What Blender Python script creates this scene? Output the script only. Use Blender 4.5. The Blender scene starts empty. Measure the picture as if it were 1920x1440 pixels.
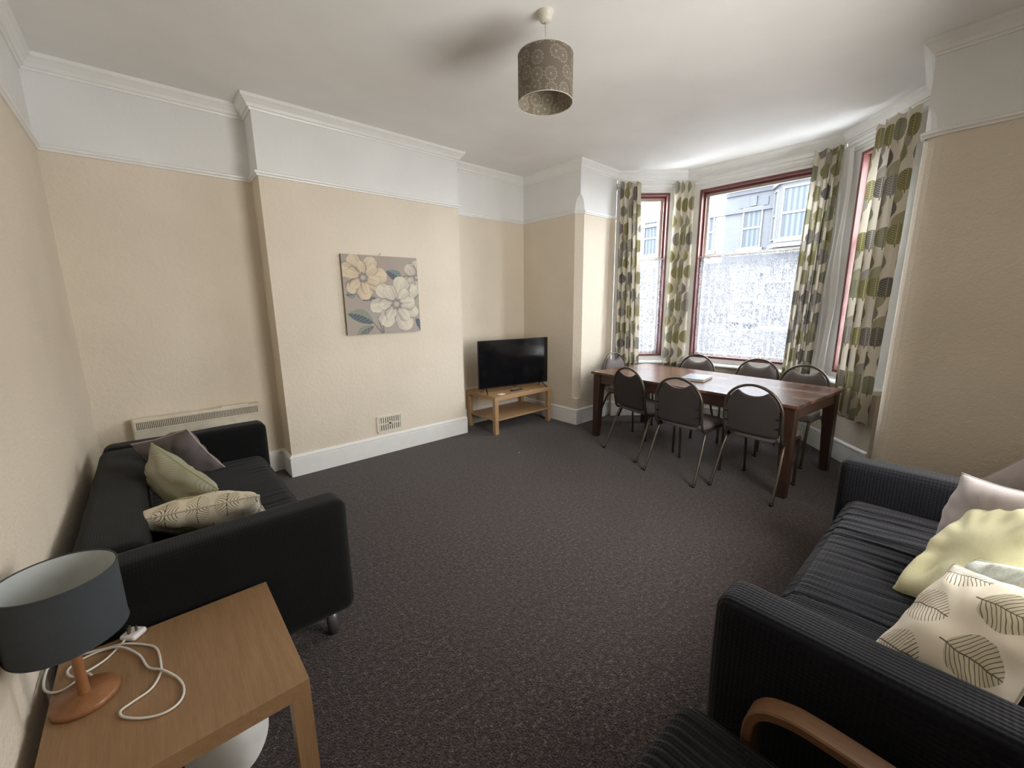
import bpy, bmesh, math, random
import numpy as np
from mathutils import Vector, Matrix, noise
random.seed(4)
sc = bpy.context.scene
PI = math.pi
# ------------------------------------------------------------------ camera
def unit(v):
    return v / np.linalg.norm(v)
YAW, PITCH, ROLL, FPX = 0.8519, -0.1947, -0.0112, 774.37
fw = np.array([math.cos(YAW)*math.cos(PITCH), math.sin(YAW)*math.cos(PITCH), math.sin(PITCH)])
rt = unit(np.cross(fw, [0, 0, 1])); up = np.cross(rt, fw)
rt2 = rt*math.cos(ROLL)+up*math.sin(ROLL); up2 = -rt*math.sin(ROLL)+up*math.cos(ROLL)
cd = bpy.data.cameras.new('camera'); cam = bpy.data.objects.new('camera', cd)
sc.collection.objects.link(cam); sc.camera = cam
cd.sensor_width = 36.0; cd.lens = FPX/1920*36.0; cd.clip_start = 0.02; cd.clip_end = 200
M = Matrix.Identity(4)
for i in range(3):
    M[i][0] = rt2[i]; M[i][1] = up2[i]; M[i][2] = -fw[i]
M[0][3], M[1][3], M[2][3] = -0.809, -3.886, 1.5
cam.matrix_world = M
# ------------------------------------------------------------------ sky: bright even overcast
w = bpy.data.worlds.new('overcast'); sc.world = w; w.use_nodes = True
bg = w.node_tree.nodes['Background']
bg.inputs['Color'].default_value = (0.90, 0.95, 1.0, 1)
bg.inputs['Strength'].default_value = 1.0
sc.view_settings.view_transform = 'Standard'; sc.view_settings.look = 'None'
sc.view_settings.gamma = 1.0; sc.view_settings.use_curve_mapping = False
sc.view_settings.exposure = 4.75
sc.cycles.max_bounces = 12; sc.cycles.diffuse_bounces = 8; sc.cycles.transparent_max_bounces = 24
sc.cycles.use_denoising = True
sc.cycles.sample_clamp_indirect = 8.0
# room numbers (metres, from perspective measurements)
XL, XW, DA, LC, H, ZR = -1.183, 3.05, 0.261, 1.857, 3.04, 2.505
YB = -4.45
Y1, Y2 = -0.68, -3.46
A, B, C2, D = (3.76, -0.665), (4.41, -1.235), (4.45, -2.775), (3.76, -3.42)
# window portals guide the sky light through the three bay windows
def portal(p, q, z0, z1):
    p = Vector((*p, 0)); q = Vector((*q, 0)); d = q-p
    l = bpy.data.lights.new('daylight_portal', 'AREA'); l.shape = 'RECTANGLE'
    l.size = d.length; l.size_y = z1-z0; l.cycles.is_portal = True
    o = bpy.data.objects.new('daylight_portal', l); sc.collection.objects.link(o)
    n = Vector((d.y, -d.x, 0)).normalized()       # outward
    if n.x < 0: n = -n
    c = (p+q)/2+n*0.3; c.z = (z0+z1)/2
    o.matrix_world = Matrix.Translation(c) @ n.to_track_quat('Z', 'Y').to_matrix().to_4x4()
portal(A, B, .6, 2.9); portal(B, C2, .6, 2.9); portal(C2, D, .6, 2.9)

# soft fill light added out of view to lift the dim far walls
l = bpy.data.lights.new('added_fill_light', 'AREA'); l.shape = 'RECTANGLE'; l.size = 2.4; l.size_y = 1.7; l.spread = math.radians(160); l.energy = 5.2; l.color = (1, .97, .93)
fill_lamp = bpy.data.objects.new('added_fill_light', l); sc.collection.objects.link(fill_lamp)
fill_lamp.matrix_world = Matrix.Translation((.95, -4.42, 1.3)) @ Vector((.28, -1, 0)).to_track_quat('Z', 'Y').to_matrix().to_4x4()

# ------------------------------------------------------------------ node helpers
class S:
    """a node socket with arithmetic"""
    def __init__(s, g, k): s.g, s.k = g, k
    def __add__(s, o): return s.g.m('ADD', s, o)
    def __radd__(s, o): return s.g.m('ADD', o, s)
    def __sub__(s, o): return s.g.m('SUBTRACT', s, o)
    def __rsub__(s, o): return s.g.m('SUBTRACT', o, s)
    def __mul__(s, o): return s.g.m('MULTIPLY', s, o)
    def __rmul__(s, o): return s.g.m('MULTIPLY', o, s)
    def __rtruediv__(s, o): return s.g.m('DIVIDE', o, s)
    def __truediv__(s, o): return s.g.m('DIVIDE', s, o)
    def __lt__(s, o): return s.g.m('LESS_THAN', s, o)
    def __gt__(s, o): return s.g.m('GREATER_THAN', s, o)
    def __pow__(s, o): return s.g.m('POWER', s, o)
class G:
    def __init__(self, name):
        self.mat = bpy.data.materials.new(name); self.mat.use_nodes = True
        self.nt = self.mat.node_tree; self.b = self.nt.nodes['Principled BSDF']; self.out = self.nt.nodes['Material Output']
    def n(self, t, **kw):
        x = self.nt.nodes.new(t)
        for k, v in kw.items(): setattr(x, k, v)
        return x
    def put(self, inp, v):
        if isinstance(v, S): self.nt.links.new(v.k, inp)
        elif isinstance(v, tuple) and len(v) == 3 and inp.type == 'RGBA': inp.default_value = (*v, 1)
        else: inp.default_value = v
    def m(self, op, a, b=0.0, c=None):
        x = self.n('ShaderNodeMath', operation=op); self.put(x.inputs[0], a); self.put(x.inputs[1], b)
        if c is not None: self.put(x.inputs[2], c)
        return S(self, x.outputs[0])
    def f(self, op, a, b=0.0): return self.m(op, a, b)
    def coord(self, which='Object'):
        return S(self, self.n('ShaderNodeTexCoord').outputs[which])
    def sep(self, v):
        x = self.n('ShaderNodeSeparateXYZ'); self.put(x.inputs[0], v); return [S(self, o) for o in x.outputs]
    def comb(self, x, y, z=0.0):
        c = self.n('ShaderNodeCombineXYZ')
        for i, k in enumerate((x, y, z)): self.put(c.inputs[i], k)
        return S(self, c.outputs[0])
    def noise(self, v, scale, detail=2, rough=.5, out='Fac'):
        x = self.n('ShaderNodeTexNoise'); self.put(x.inputs['Vector'], v); x.inputs['Scale'].default_value = scale
        x.inputs['Detail'].default_value = detail; x.inputs['Roughness'].default_value = rough
        return S(self, x.outputs[out])
    def vor(self, v, scale, feature='F1', out='Distance', dim='3D', rnd=1.0):
        x = self.n('ShaderNodeTexVoronoi', feature=feature, voronoi_dimensions=dim); self.put(x.inputs['Vector'], v)
        x.inputs['Scale'].default_value = scale; x.inputs['Randomness'].default_value = rnd
        return S(self, x.outputs[out])
    def white(self, v):
        x = self.n('ShaderNodeTexWhiteNoise'); self.put(x.inputs['Vector'], v); return S(self, x.outputs['Value'])
    def mapping(self, v, scale=(1, 1, 1), loc=(0, 0, 0), rot=(0, 0, 0)):
        x = self.n('ShaderNodeMapping'); self.put(x.inputs['Vector'], v)
        x.inputs['Scale'].default_value = scale; x.inputs['Location'].default_value = loc; x.inputs['Rotation'].default_value = rot
        return S(self, x.outputs[0])
    def ramp(self, fac, stops, interp='LINEAR'):
        x = self.n('ShaderNodeValToRGB'); self.put(x.inputs[0], fac); cr = x.color_ramp; cr.interpolation = interp
        while len(cr.elements) < len(stops): cr.elements.new(.5)
        for e, (p, c) in zip(cr.elements, stops):
            e.position = p; e.color = (*c, 1) if isinstance(c, tuple) else (c, c, c, 1)
        return S(self, x.outputs[0])
    def mix(self, fac, a, b):
        x = self.n('ShaderNodeMix', data_type='RGBA'); self.put(x.inputs[0], fac)
        self.put(x.inputs[6], a); self.put(x.inputs[7], b); return S(self, x.outputs[2])
    def bump(self, h, dist, strength=1.0):
        x = self.n('ShaderNodeBump'); self.put(x.inputs['Height'], h); x.inputs['Distance'].default_value = dist
        x.inputs['Strength'].default_value = strength; self.nt.links.new(x.outputs[0], self.b.inputs['Normal']); return self
    def set(self, col=None, rough=.6, metal=0, spec=.5, **kw):
        if col is not None: self.put(self.b.inputs['Base Color'], col)
        self.put(self.b.inputs['Roughness'], rough); self.b.inputs['Metallic'].default_value = metal
        self.b.inputs['Specular IOR Level'].default_value = spec
        for k, v in kw.items(): self.put(self.b.inputs[k.replace('_', ' ')], v)
        return self.mat
def plain(name, col, rough=.5, metal=0, spec=.5, var=.04, scale=12):
    g = G(name); nz = g.noise(g.coord(), scale, 3)
    c2 = tuple(max(0, x*(1-var*2)) for x in col); c3 = tuple(min(1, x*(1+var*2)) for x in col)
    return g.set(g.ramp(nz, [(.3, c2), (.7, c3)]), rough, metal, spec)
def leaf(g, u, v, cw, ch, W=.40, nv=8.0):
    """tiled leaves: returns mask, vein mask, random value"""
    row = g.f('FLOOR', v/ch); uu = u/cw + g.m('MODULO', row, 2.0)*0.5
    col = g.f('FLOOR', uu); rnd = g.white(g.comb(col, row)); rnd2 = g.white(g.comb(col, row, 7.3))
    fu = uu-col-0.5+(rnd2-0.5)*0.10; fv = v/ch-row+(rnd-0.5)*0.08
    y = g.m('MINIMUM', g.m('MAXIMUM', (fv-0.13)/0.80, 0.0), 1.0)
    wdt = (y**0.62)*((1.0-y)**0.68)*(W*2.15)
    au = g.f('ABSOLUTE', fu)
    mask = au < wdt
    vein = g.f('FRACT', (y-au*(0.9*cw/ch))*nv) < 0.22
    rib = au < 0.012
    line = g.m('MAXIMUM', vein, rib)*mask
    stem = (au < 0.014)*(fv > 0.03)*(fv < 0.16)
    edge = mask-(au < (wdt-0.025))
    return mask, line, rnd, stem, edge

# ------------------------------------------------------------------ materials
def wall_mat(name, col, bump=.0035):
    g = G(name); co = g.coord()
    big = g.noise(co, 1.3, 3); fine = g.noise(co, 75, 3, .6); mid = g.noise(co, 28, 2)
    c1 = tuple(x*.95 for x in col); c2 = tuple(min(1, x*1.03) for x in col)
    g.bump(fine*0.6+mid*0.6, bump, .8)
    return g.set(g.ramp(big, [(.35, c1), (.65, c2)]), .75, spec=.25)
M_cream = wall_mat('cream_textured_wallpaper', (.72, .645, .535), .007)
M_frieze = wall_mat('white_textured_wallpaper', (.76, .765, .76), .0035)
M_ceil = wall_mat('ceiling_paint', (.82, .815, .80), .001)
M_trim = plain('white_gloss_paint', (.80, .80, .785), .35, var=.01)
M_red = plain('oxblood_painted_timber', (.15, .052, .045), .45, var=.08, scale=6)
M_sash = plain('cream_sash_paint', (.66, .63, .57), .45)
def carpet():
    g = G('brown_twist_carpet'); co = g.coord()
    a = g.noise(co, 125, 2, .8); b = g.noise(co, 48, 2, .6); c = g.noise(co, 1.6, 3); sp = g.vor(co, 170)
    col = g.ramp(a*0.6+b*0.4, [(.38, (.006, .003, .0025)), (.49, (.032, .021, .019)), (.58, (.075, .054, .050)), (.70, (.25, .21, .20))])
    col = g.mix(g.ramp(c, [(.3, .0), (.7, .35)]), col, (.05, .034, .032))
    fleck = g.vor(co, 2.3, out='Distance') < 0.02
    col = g.mix(fleck*0.8, col, (.5, .46, .42))
    g.bump(a*0.7+sp*0.5, .006, 1.0)
    return g.set(col, .95, spec=.15, Sheen_Weight=.2)
M_carpet = carpet()
def oak(name, c1, c2, rough=.42, axis=(1, 14, 14), sc_=1.6):
    g = G(name); co = g.mapping(g.coord(), scale=axis)
    a = g.noise(co, sc_*3, 4, .6); b = g.noise(co, sc_*11, 3, .6)
    g.bump(b, .0006, .5)
    return g.set(g.ramp(a*0.6+b*0.4, [(.32, c1), (.66, c2)]), rough, spec=.4)
M_oak = oak('oak_effect_foil', (.33, .20, .10), (.47, .30, .155))
M_oaky = oak('oak_effect_foil_grain_crosswise', (.215, .125, .060), (.31, .185, .095), axis=(14, 1, 14))
M_oakleg = oak('oak_effect_foil_upright', (.33, .20, .10), (.47, .30, .155), axis=(14, 14, 1))
M_beech = oak('varnished_beech', (.20, .085, .033), (.30, .135, .058), .3, axis=(6, 6, 2), sc_=2)
M_bent = oak('birch_armrest', (.12, .058, .026), (.17, .09, .044), .38, axis=(14, 1, 14))
def dining_wood(name, axis):
    g = G(name); co0 = g.coord(); x, y, z = g.sep(co0)
    co = g.mapping(co0, scale=axis)
    board = g.f('FLOOR', x/0.078) if axis[1] < axis[0] else g.f('FLOOR', z/5.0)
    blk = g.f('FLOOR', (y+g.white(g.comb(board, 3.0))*0.6)/0.42)
    tone = g.white(g.comb(board, blk))
    a = g.noise(co, 3.2, 5, .65); b = g.noise(co, 12, 3, .6)
    v = a*0.45+b*0.2+tone*0.35
    g.bump(b, .0006, .5)
    return g.set(g.ramp(v, [(.25, (.035, .017, .012)), (.48, (.10, .045, .028)), (.62, (.17, .08, .048)), (.8, (.30, .16, .09))]), .27, spec=.5)
M_dine = dining_wood('brown_plank_effect_wood', (16, 1, 16))
M_dineleg = oak('dark_brown_wood_upright', (.022, .010, .007), (.062, .030, .020), .38, axis=(14, 14, 1))
M_dineap = oak('dark_brown_wood_rail', (.035, .016, .011), (.10, .048, .032), .35, axis=(14, 1, 14))
def waffle(name, col, sc_=70, amt=.0022):
    g = G(name); co = g.coord(); x, y, z = g.sep(co)
    wv = g.f('SINE', x*(sc_*6.283))*0.5+g.f('SINE', y*(sc_*6.283))*0.5+g.f('SINE', z*(sc_*6.283))*0.5
    nz = g.noise(co, 260, 2)
    g.bump(wv*0.6+nz*0.5, amt, .9)
    c2 = tuple(k*1.5 for k in col)
    return g.set(g.ramp(g.noise(co, 5, 3), [(.3, col), (.75, c2)]), .95, spec=.12, Sheen_Weight=.08)
M_sofa1 = waffle('black_cotton_cover', (.0045, .0045, .0048), 110, .0008)
M_sofa2 = waffle('navy_black_waffle_cover', (.0062, .0063, .0085), 75, .002)
M_black = plain('black_plastic', (.008, .008, .009), .3)
M_steel = plain('grey_steel_leg', (.16, .16, .165), .35, .6)
def fabric(name, col, var=.12, sc_=400, rough=.9, sheen=.15):
    g = G(name); co = g.coord(); nz = g.noise(co, sc_, 2, .6); b = g.noise(co, 7, 3)
    c1 = tuple(k*(1-var) for k in col); c2 = tuple(min(1, k*(1+var)) for k in col)
    g.bump(nz, .0012, .7)
    return g.set(g.ramp(nz*0.5+b*0.5, [(.35, c1), (.65, c2)]), rough, spec=.15, Sheen_Weight=sheen)
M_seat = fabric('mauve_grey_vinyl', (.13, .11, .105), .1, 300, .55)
M_backpanel = fabric('shaded_taupe_panel', (.048, .040, .039), .1, 300, .6, .05)  # darker copy of the seat colour: shadow on the chair backs painted in
M_tube = plain('bronze_taupe_tube', (.105, .088, .07), .32, .75)
M_charcoal = fabric('mauve_grey_linen', (.15, .125, .125))
M_mauve = fabric('dusty_mauve_linen', (.43, .375, .36))
M_lime = fabric('lime_velour', (.66, .63, .40))
M_pale = fabric('pale_sage_chenille', (.58, .61, .54), .2, 120)
M_pipe = fabric('pale_piping', (.45, .40, .36))
M_limepipe = fabric('lime_piping', (.36, .38, .20))
M_olivepipe = fabric('cream_piping', (.55, .50, .40))
def curtain_mat():
    g = G('cream_leaf_print_curtain'); u, v, _ = g.sep(g.coord('UV'))
    mk, ln, rnd, stem, edge = leaf(g, u, v, .165, .20, .43, 9.0)
    lc = g.ramp(rnd, [(0, (.215, .192, .105)), (.26, (.125, .112, .10)), (.48, (.285, .275, .20)), (.66, (.20, .185, .16)), (.84, (.18, .16, .08))], 'CONSTANT')
    ac = g.ramp(rnd, [(0, (.46, .44, .24)), (.26, (.34, .31, .26)), (.48, (.17, .17, .09)), (.66, (.42, .39, .34)), (.84, (.42, .40, .18))], 'CONSTANT')
    mk2, ln2, rnd3, st2_, _e = leaf(g, u+0.0825+0.31, v+0.10, .165, .20, .40, 9.0)
    base = g.mix(mk2*(rnd3 > 0.5), (.66, .60, .50), g.ramp(rnd3, [(0, (.33, .30, .25)), (.5, (.34, .32, .21)), (.75, (.33, .30, .26))], 'CONSTANT'))
    base = g.mix(ln2*(rnd3 > 0.5)*0.6, base, (.45, .41, .31))
    c = g.mix(mk, base, lc); c = g.mix(ln, c, ac); c = g.mix(stem, c, (.15, .14, .08))
    g.set(c, .9, spec=.1); g.bump(g.noise(g.coord('UV'), 500, 2), .0006, .5)
    t = g.n('ShaderNodeBsdfTranslucent'); g.put(t.inputs[0], c)
    ms = g.n('ShaderNodeMixShader'); ms.inputs[0].default_value = .32
    g.nt.links.new(g.b.outputs[0], ms.inputs[1]); g.nt.links.new(t.outputs[0], ms.inputs[2]); g.nt.links.new(ms.outputs[0], g.out.inputs[0])
    return g.mat
M_curtain = curtain_mat()
def cushion_leaf(name, base, dark, fill, cw=.17, ch=.22, amt=1.0):
    g = G(name); u, v, _ = g.sep(g.coord('UV'))
    wob = g.noise(g.coord('UV'), 6, 2)-0.5
    mk, ln, rnd, stem, edge = leaf(g, u+wob*0.05, v+wob*0.04, cw, ch, .46, 12.0)
    c = g.mix(mk*(rnd > 0.62)*0.75, base, fill); c = g.mix(g.m('MAXIMUM', ln, stem)*amt, c, dark)
    g.set(c, .9, spec=.1); g.bump(g.noise(g.coord('UV'), 450, 2), .001, .6)
    return g.mat
M_leafcush = cushion_leaf('cream_leaf_line_fabric', (.72, .66, .52), (.10, .085, .055), (.42, .42, .14))
M_leafcush2 = cushion_leaf('cream_large_leaf_fabric', (.80, .73, .61), (.16, .135, .10), (.52, .48, .33), .22, .30)
M_leafgrey = cushion_leaf('sage_stitched_leaf_fabric', (.33, .325, .235), (.45, .43, .36), (.29, .285, .22), .24, .30, .8)
def lining():
    g = G('white_curtain_lining'); g.set((.75, .73, .70), .8, spec=.2)
    t = g.n('ShaderNodeBsdfTranslucent'); t.inputs[0].default_value = (.8, .8, .78, 1)
    ms = g.n('ShaderNodeMixShader'); ms.inputs[0].default_value = .35
    g.nt.links.new(g.b.outputs[0], ms.inputs[1]); g.nt.links.new(t.outputs[0], ms.inputs[2]); g.nt.links.new(ms.outputs[0], g.out.inputs[0])
    g.bump(g.noise(g.coord(), 9, 2), .01, .6)
    return g.mat
M_lining = lining()
def net():
    g = G('white_lace_net'); co = g.coord('UV')
    cell = g.vor(co, 27, 'DISTANCE_TO_EDGE', dim='2D'); sw = g.noise(co, 20, 3, .7)
    fl = g.vor(g.mapping(co, scale=(1, 1, 1), loc=(3, 1, 0)), 9, dim='2D')
    thread = g.m('MAXIMUM', cell < 0.045, g.f('ABSOLUTE', sw-0.5) < 0.035)
    flower = fl < 0.34
    dens = g.m('MAXIMUM', thread*0.8, flower*(g.noise(co, 55, 2) > 0.47)*0.75)
    a = g.m('MINIMUM', dens+0.05, 1.0)
    d = g.n('ShaderNodeBsdfDiffuse'); d.inputs[0].default_value = (.5, .5, .54, 1)
    t = g.n('ShaderNodeBsdfTranslucent'); t.inputs[0].default_value = (.27, .27, .30, 1)
    m1 = g.n('ShaderNodeMixShader'); m1.inputs[0].default_value = .55
    tr = g.n('ShaderNodeBsdfTransparent'); m2 = g.n('ShaderNodeMixShader'); g.put(m2.inputs[0], a)
    L = g.nt.links.new
    L(d.outputs[0], m1.inputs[1]); L(t.outputs[0], m1.inputs[2]); L(tr.outputs[0], m2.inputs[1]); L(m1.outputs[0], m2.inputs[2]); L(m2.outputs[0], g.out.inputs[0])
    return g.mat
M_net = net()
def glass():
    g = G('window_glass'); tr = g.n('ShaderNodeBsdfTransparent'); tr.inputs[0].default_value = (.95, .97, .96, 1)
    gl = g.n('ShaderNodeBsdfGlossy'); gl.inputs['Roughness'].default_value = .01
    fr = g.n('ShaderNodeFresnel'); fr.inputs[0].default_value = 1.45; ms = g.n('ShaderNodeMixShader')
    L = g.nt.links.new
    L(fr.outputs[0], ms.inputs[0]); L(tr.outputs[0], ms.inputs[1]); L(gl.outputs[0], ms.inputs[2]); L(ms.outputs[0], g.out.inputs[0])
    return g.mat
M_glass = glass()

# ------------------------------------------------------------------ mesh helpers
def tag(o, label=None, cat=None, group=None, kind=None):
    if label: o['label'] = label
    if cat: o['category'] = cat
    if group: o['group'] = group
    if kind: o['kind'] = kind
    return o
def mesh(name, V, F, mats=None, parent=None, smooth=False, mi=None, uv=None, origin=None):
    me = bpy.data.meshes.new(name)
    V = [tuple(v) for v in V]
    if origin is not None:
        V = [(x-origin[0], y-origin[1], z-origin[2]) for x, y, z in V]
    me.from_pydata(V, [], F); me.update()
    if mats is not None:
        for m in (mats if isinstance(mats, (list, tuple)) else [mats]): me.materials.append(m)
    if mi is not None: me.polygons.foreach_set('material_index', mi)
    if smooth: me.polygons.foreach_set('use_smooth', [True]*len(me.polygons))
    if uv is not None:
        l = me.uv_layers.new(name='UVMap'); idx = [lo.vertex_index for lo in me.loops]
        l.data.foreach_set('uv', [c for i in idx for c in uv[i]])
    o = bpy.data.objects.new(name, me); sc.collection.objects.link(o)
    if origin is not None: o.location = origin
    if parent is not None: o.parent = parent
    return o
def bmobj(name, bm, mats, parent=None, smooth=False, loc=None):
    me = bpy.data.meshes.new(name); bm.normal_update(); bm.to_mesh(me); bm.free()
    for m in (mats if isinstance(mats, (list, tuple)) else [mats]): me.materials.append(m)
    if smooth: me.polygons.foreach_set('use_smooth', [True]*len(me.polygons))
    o = bpy.data.objects.new(name, me); sc.collection.objects.link(o)
    if parent is not None: o.parent = parent
    if loc is not None: o.location = loc
    return o
def empty(name, loc, rz=0, label=None, cat=None, group=None, kind=None):
    o = bpy.data.objects.new(name, None); sc.collection.objects.link(o); o.location = loc; o.rotation_euler = (0, 0, rz)
    o.empty_display_size = .1
    return tag(o, label, cat, group, kind)
def copy_tree(o, parent=None):
    c = o.copy(); sc.collection.objects.link(c)
    if parent is not None: c.parent = parent
    for ch in list(o.children): copy_tree(ch, c)
    return c
def box(bm, lo, hi, bev=0, seg=2, mat=None):
    r = bmesh.ops.create_cube(bm, size=1)['verts']
    for v in r:
        v.co = Vector([lo[i]+(v.co[i]+.5)*(hi[i]-lo[i]) for i in range(3)])
    if mat is not None:
        for v in r: v.co = mat @ v.co
    if bev:
        es = list({e for v in r for e in v.link_edges})
        bmesh.ops.bevel(bm, geom=es, offset=bev, segments=seg, profile=.5, affect='EDGES')
def boxo(name, lo, hi, m, parent=None, bev=.003, seg=2, smooth=False):
    bm = bmesh.new(); box(bm, lo, hi, bev, seg); return bmobj(name, bm, m, parent, smooth)
def tube(bm, pts, r, n=8, closed=False, caps=True):
    pts = [Vector(p) for p in pts]; rings = []; N = len(pts)
    prev = None
    for i, p in enumerate(pts):
        a = pts[i-1] if (i > 0 or closed) else p
        b = pts[(i+1) % N] if (i < N-1 or closed) else p
        t = (b-a).normalized()
        if prev is None:
            u = t.cross(Vector((0, 0, 1)))
            if u.length < .05: u = t.cross(Vector((1, 0, 0)))
            u.normalize()
        else:
            u = (prev-t*prev.dot(t)).normalized()
        prev = u; v = t.cross(u); rr = r(i/(N-1)) if callable(r) else r
        rx, ry = rr if isinstance(rr, tuple) else (rr, rr)
        rings.append([bm.verts.new(p+u*(math.cos(2*PI*k/n)*rx)+v*(math.sin(2*PI*k/n)*ry)) for k in range(n)])
    for i in range(N if closed else N-1):
        a, b = rings[i], rings[(i+1) % N]
        for k in range(n): bm.faces.new((a[k], a[(k+1) % n], b[(k+1) % n], b[k]))
    if caps and not closed:
        bm.faces.new(rings[0][::-1]); bm.faces.new(rings[-1])
def smoothpts(P, per=8, closed=False):
    P = [Vector(p) for p in P]; n = len(P); out = []
    for i in range(n if closed else n-1):
        g = (lambda k: P[k % n]) if closed else (lambda k: P[max(0, min(n-1, k))])
        p0, p1, p2, p3 = g(i-1), g(i), g(i+1), g(i+2)
        for s in range(per):
            t = s/per
            out.append(.5*((2*p1)+(p2-p0)*t+(2*p0-5*p1+4*p2-p3)*t*t+(3*p1-p0-3*p2+p3)*t**3))
    if not closed: out.append(P[-1])
    return out
def lathe(name, prof, m, parent=None, n=48, loc=(0, 0, 0), smooth=True):
    V, F = [], []
    for r, z in prof:
        for k in range(n): V.append((r*math.cos(2*PI*k/n), r*math.sin(2*PI*k/n), z))
    for i in range(len(prof)-1):
        for k in range(n):
            F.append((i*n+k, i*n+(k+1) % n, (i+1)*n+(k+1) % n, (i+1)*n+k))
    o = mesh(name, V, F, m, parent, smooth); o.location = loc
    return o
def sweep(name, path, prof, m, inward, closed=False, zbase=0.0):
    """profile (offset from wall, z) along a wall line with mitred corners; inward = +1 when the room lies left of the path"""
    P = [Vector((x, y)) for x, y in path]; n = len(P); V = []; F = []; k = len(prof)
    for i in range(n):
        d1 = (P[i]-P[i-1]).normalized() if i > 0 or closed else None
        d2 = (P[(i+1) % n]-P[i]).normalized() if i < n-1 or closed else None
        if d1 is None: d1 = d2
        if d2 is None: d2 = d1
        n1 = Vector((-d1.y, d1.x))*inward; n2 = Vector((-d2.y, d2.x))*inward
        b = (n1+n2); b = b/max(.2, (1+n1.dot(n2)))
        for o, z in prof: V.append((P[i].x+b.x*o, P[i].y+b.y*o, z+zbase))
    for i in range(n if closed else n-1):
        for j in range(k-1):
            a = i*k+j; b_ = ((i+1) % n)*k+j
            F.append((a, b_, b_+1, a+1) if inward < 0 else (a, a+1, b_+1, b_))
    if not closed:
        F.append(tuple(range(k))); F.append(tuple(range((n-1)*k, n*k))[::-1])
    return mesh(name, V, F, m)
def strip_wall(name, path, mats, zs=(0, ZR, H), mi=(0, 1)):
    V, F, I = [], [], []
    for x, y in path:
        for z in zs: V.append((x, y, z))
    k = len(zs)
    for i in range(len(path)-1):
        for j in range(k-1):
            F.append((i*k+j, (i+1)*k+j, (i+1)*k+j+1, i*k+j+1)); I.append(mi[j])
    return mesh(name, V, F, mats, mi=I)

# ================================================================== ROOM SHELL
floor_path = [(XL, YB), (XL, DA), (XW, DA), (XW, Y1), A, B, C2, D, (XW, Y2), (XW, YB)]
floor_pts = floor_path[:8]+[(XW+.09, Y2), (XW, Y2-.09), (XW, YB)]
mesh("floor", [(x, y, 0) for x, y in floor_pts], [tuple(range(len(floor_pts)))[::-1]], M_carpet)
tag(bpy.data.objects['floor'], 'dark brown speckled carpet covering the whole floor', 'floor', kind='structure')
mesh('ceiling', [(x, y, H) for x, y in floor_path], [tuple(range(len(floor_path)))], M_ceil)
tag(bpy.data.objects['ceiling'], 'plain off-white painted ceiling', 'ceiling', kind='structure')
WM = [M_cream, M_frieze]
def st(o, label, cat): return tag(o, label, cat, kind='structure')
st(strip_wall('wall_left', [(XL, YB), (XL, DA)], WM), 'cream textured wall behind the left sofa with white frieze', 'wall')
st(strip_wall('wall_back', [(XL, DA), (0, DA), (0, 0), (LC, 0), (LC, DA), (XW, DA)], WM), 'cream textured wall with projecting chimney breast between two alcoves', 'wall')
st(strip_wall('wall_front', [(XW, YB), (XL, YB)], WM), 'cream wall behind the right sofa', 'wall')
def corner_wall(name, a, crn, b, c, levels, rounded):
    """wall a -> outside corner -> b; c(z) cuts the corner off"""
    a, crn, b = Vector(a), Vector(crn), Vector(b); V, F, I = [], [], []
    da = (a-crn).normalized(); db = (b-crn).normalized()
    k = 5 if rounded else 2
    for z, cc in levels:
        row = [a]
        for i in range(k):
            t = i/(k-1)
            p = crn+da*cc*(1-t)+db*cc*t
            if rounded: p = crn + da*cc*(1-math.sin(t*PI/2)) + db*cc*(1-math.cos(t*PI/2))
            row.append(p)
        row.append(b)
        V += [(p.x, p.y, z) for p in row]
    n = k+2
    for j in range(len(levels)-1):
        for i in range(n-1):
            F.append((j*n+i, j*n+i+1, (j+1)*n+i+1, (j+1)*n+i)); I.append(0 if levels[j+1][0] <= ZR+1e-6 else 1)
    return mesh(name, V, F, WM, mi=I)
c = .075
arch = [(2.53+.155*math.sin(t), c*math.cos(t)) for t in np.linspace(0, PI/2, 8)]
lev = [(0, 0), (.325, 0), (.33, c), (ZR, c)]+arch+[(H, 0)]
st(corner_wall('wall_right', (XW, DA), (XW, Y1), A, c, lev, False), 'window wall beside the television, its outer corner cut back below the frieze', 'wall')
c = .09
arch = [(2.50+.17*math.sin(t), c*math.cos(t)) for t in np.linspace(0, PI/2, 8)]
lev = [(0, c*.8), (ZR-.02, c), (ZR, c)]+arch[1:]+[(H, 0)]
st(corner_wall('wall_right', (XW, YB), (XW, Y2), D, c, lev, True), 'window wall to the right of the bay with a rounded outer corner', 'wall')
# cornice, picture rail, skirting
cor = [(0, 2.948), (.010, 2.948), (.014, 2.962), (.024, 2.966), (.034, 2.985), (.052, 3.006), (.066, 3.018), (.068, 3.04)]
st(sweep('trim_1', [(XL, YB), (XL, DA), (0, DA), (0, 0), (LC, 0), (LC, DA), (XW, DA), (XW, Y1), A, B, C2, D, (XW, Y2), (XW, YB)], cor, M_trim, -1, closed=True), 'white moulded cornice running round the ceiling', 'cornice')
rail = [(0, 0), (.012, .002), (.014, .012), (.024, .020), (.026, .032), (.012, .040), (0, .041)]
st(sweep('trim_2', [(XL, YB), (XL, DA), (0, DA), (0, 0), (LC, 0), (LC, DA), (XW, DA), (XW, Y1+.075), (XW+.075, Y1), (A[0], A[1]+.0)], rail, M_trim, -1, zbase=ZR-.018), 'white picture rail from the left wall to the bay', 'picture rail')
st(sweep('trim_3', [(XW+.12, Y2), (XW+.02, Y2-.005), (XW, Y2-.07), (XW, YB)], rail, M_trim, -1, zbase=ZR-.018), 'white picture rail to the right of the bay', 'picture rail')
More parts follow.
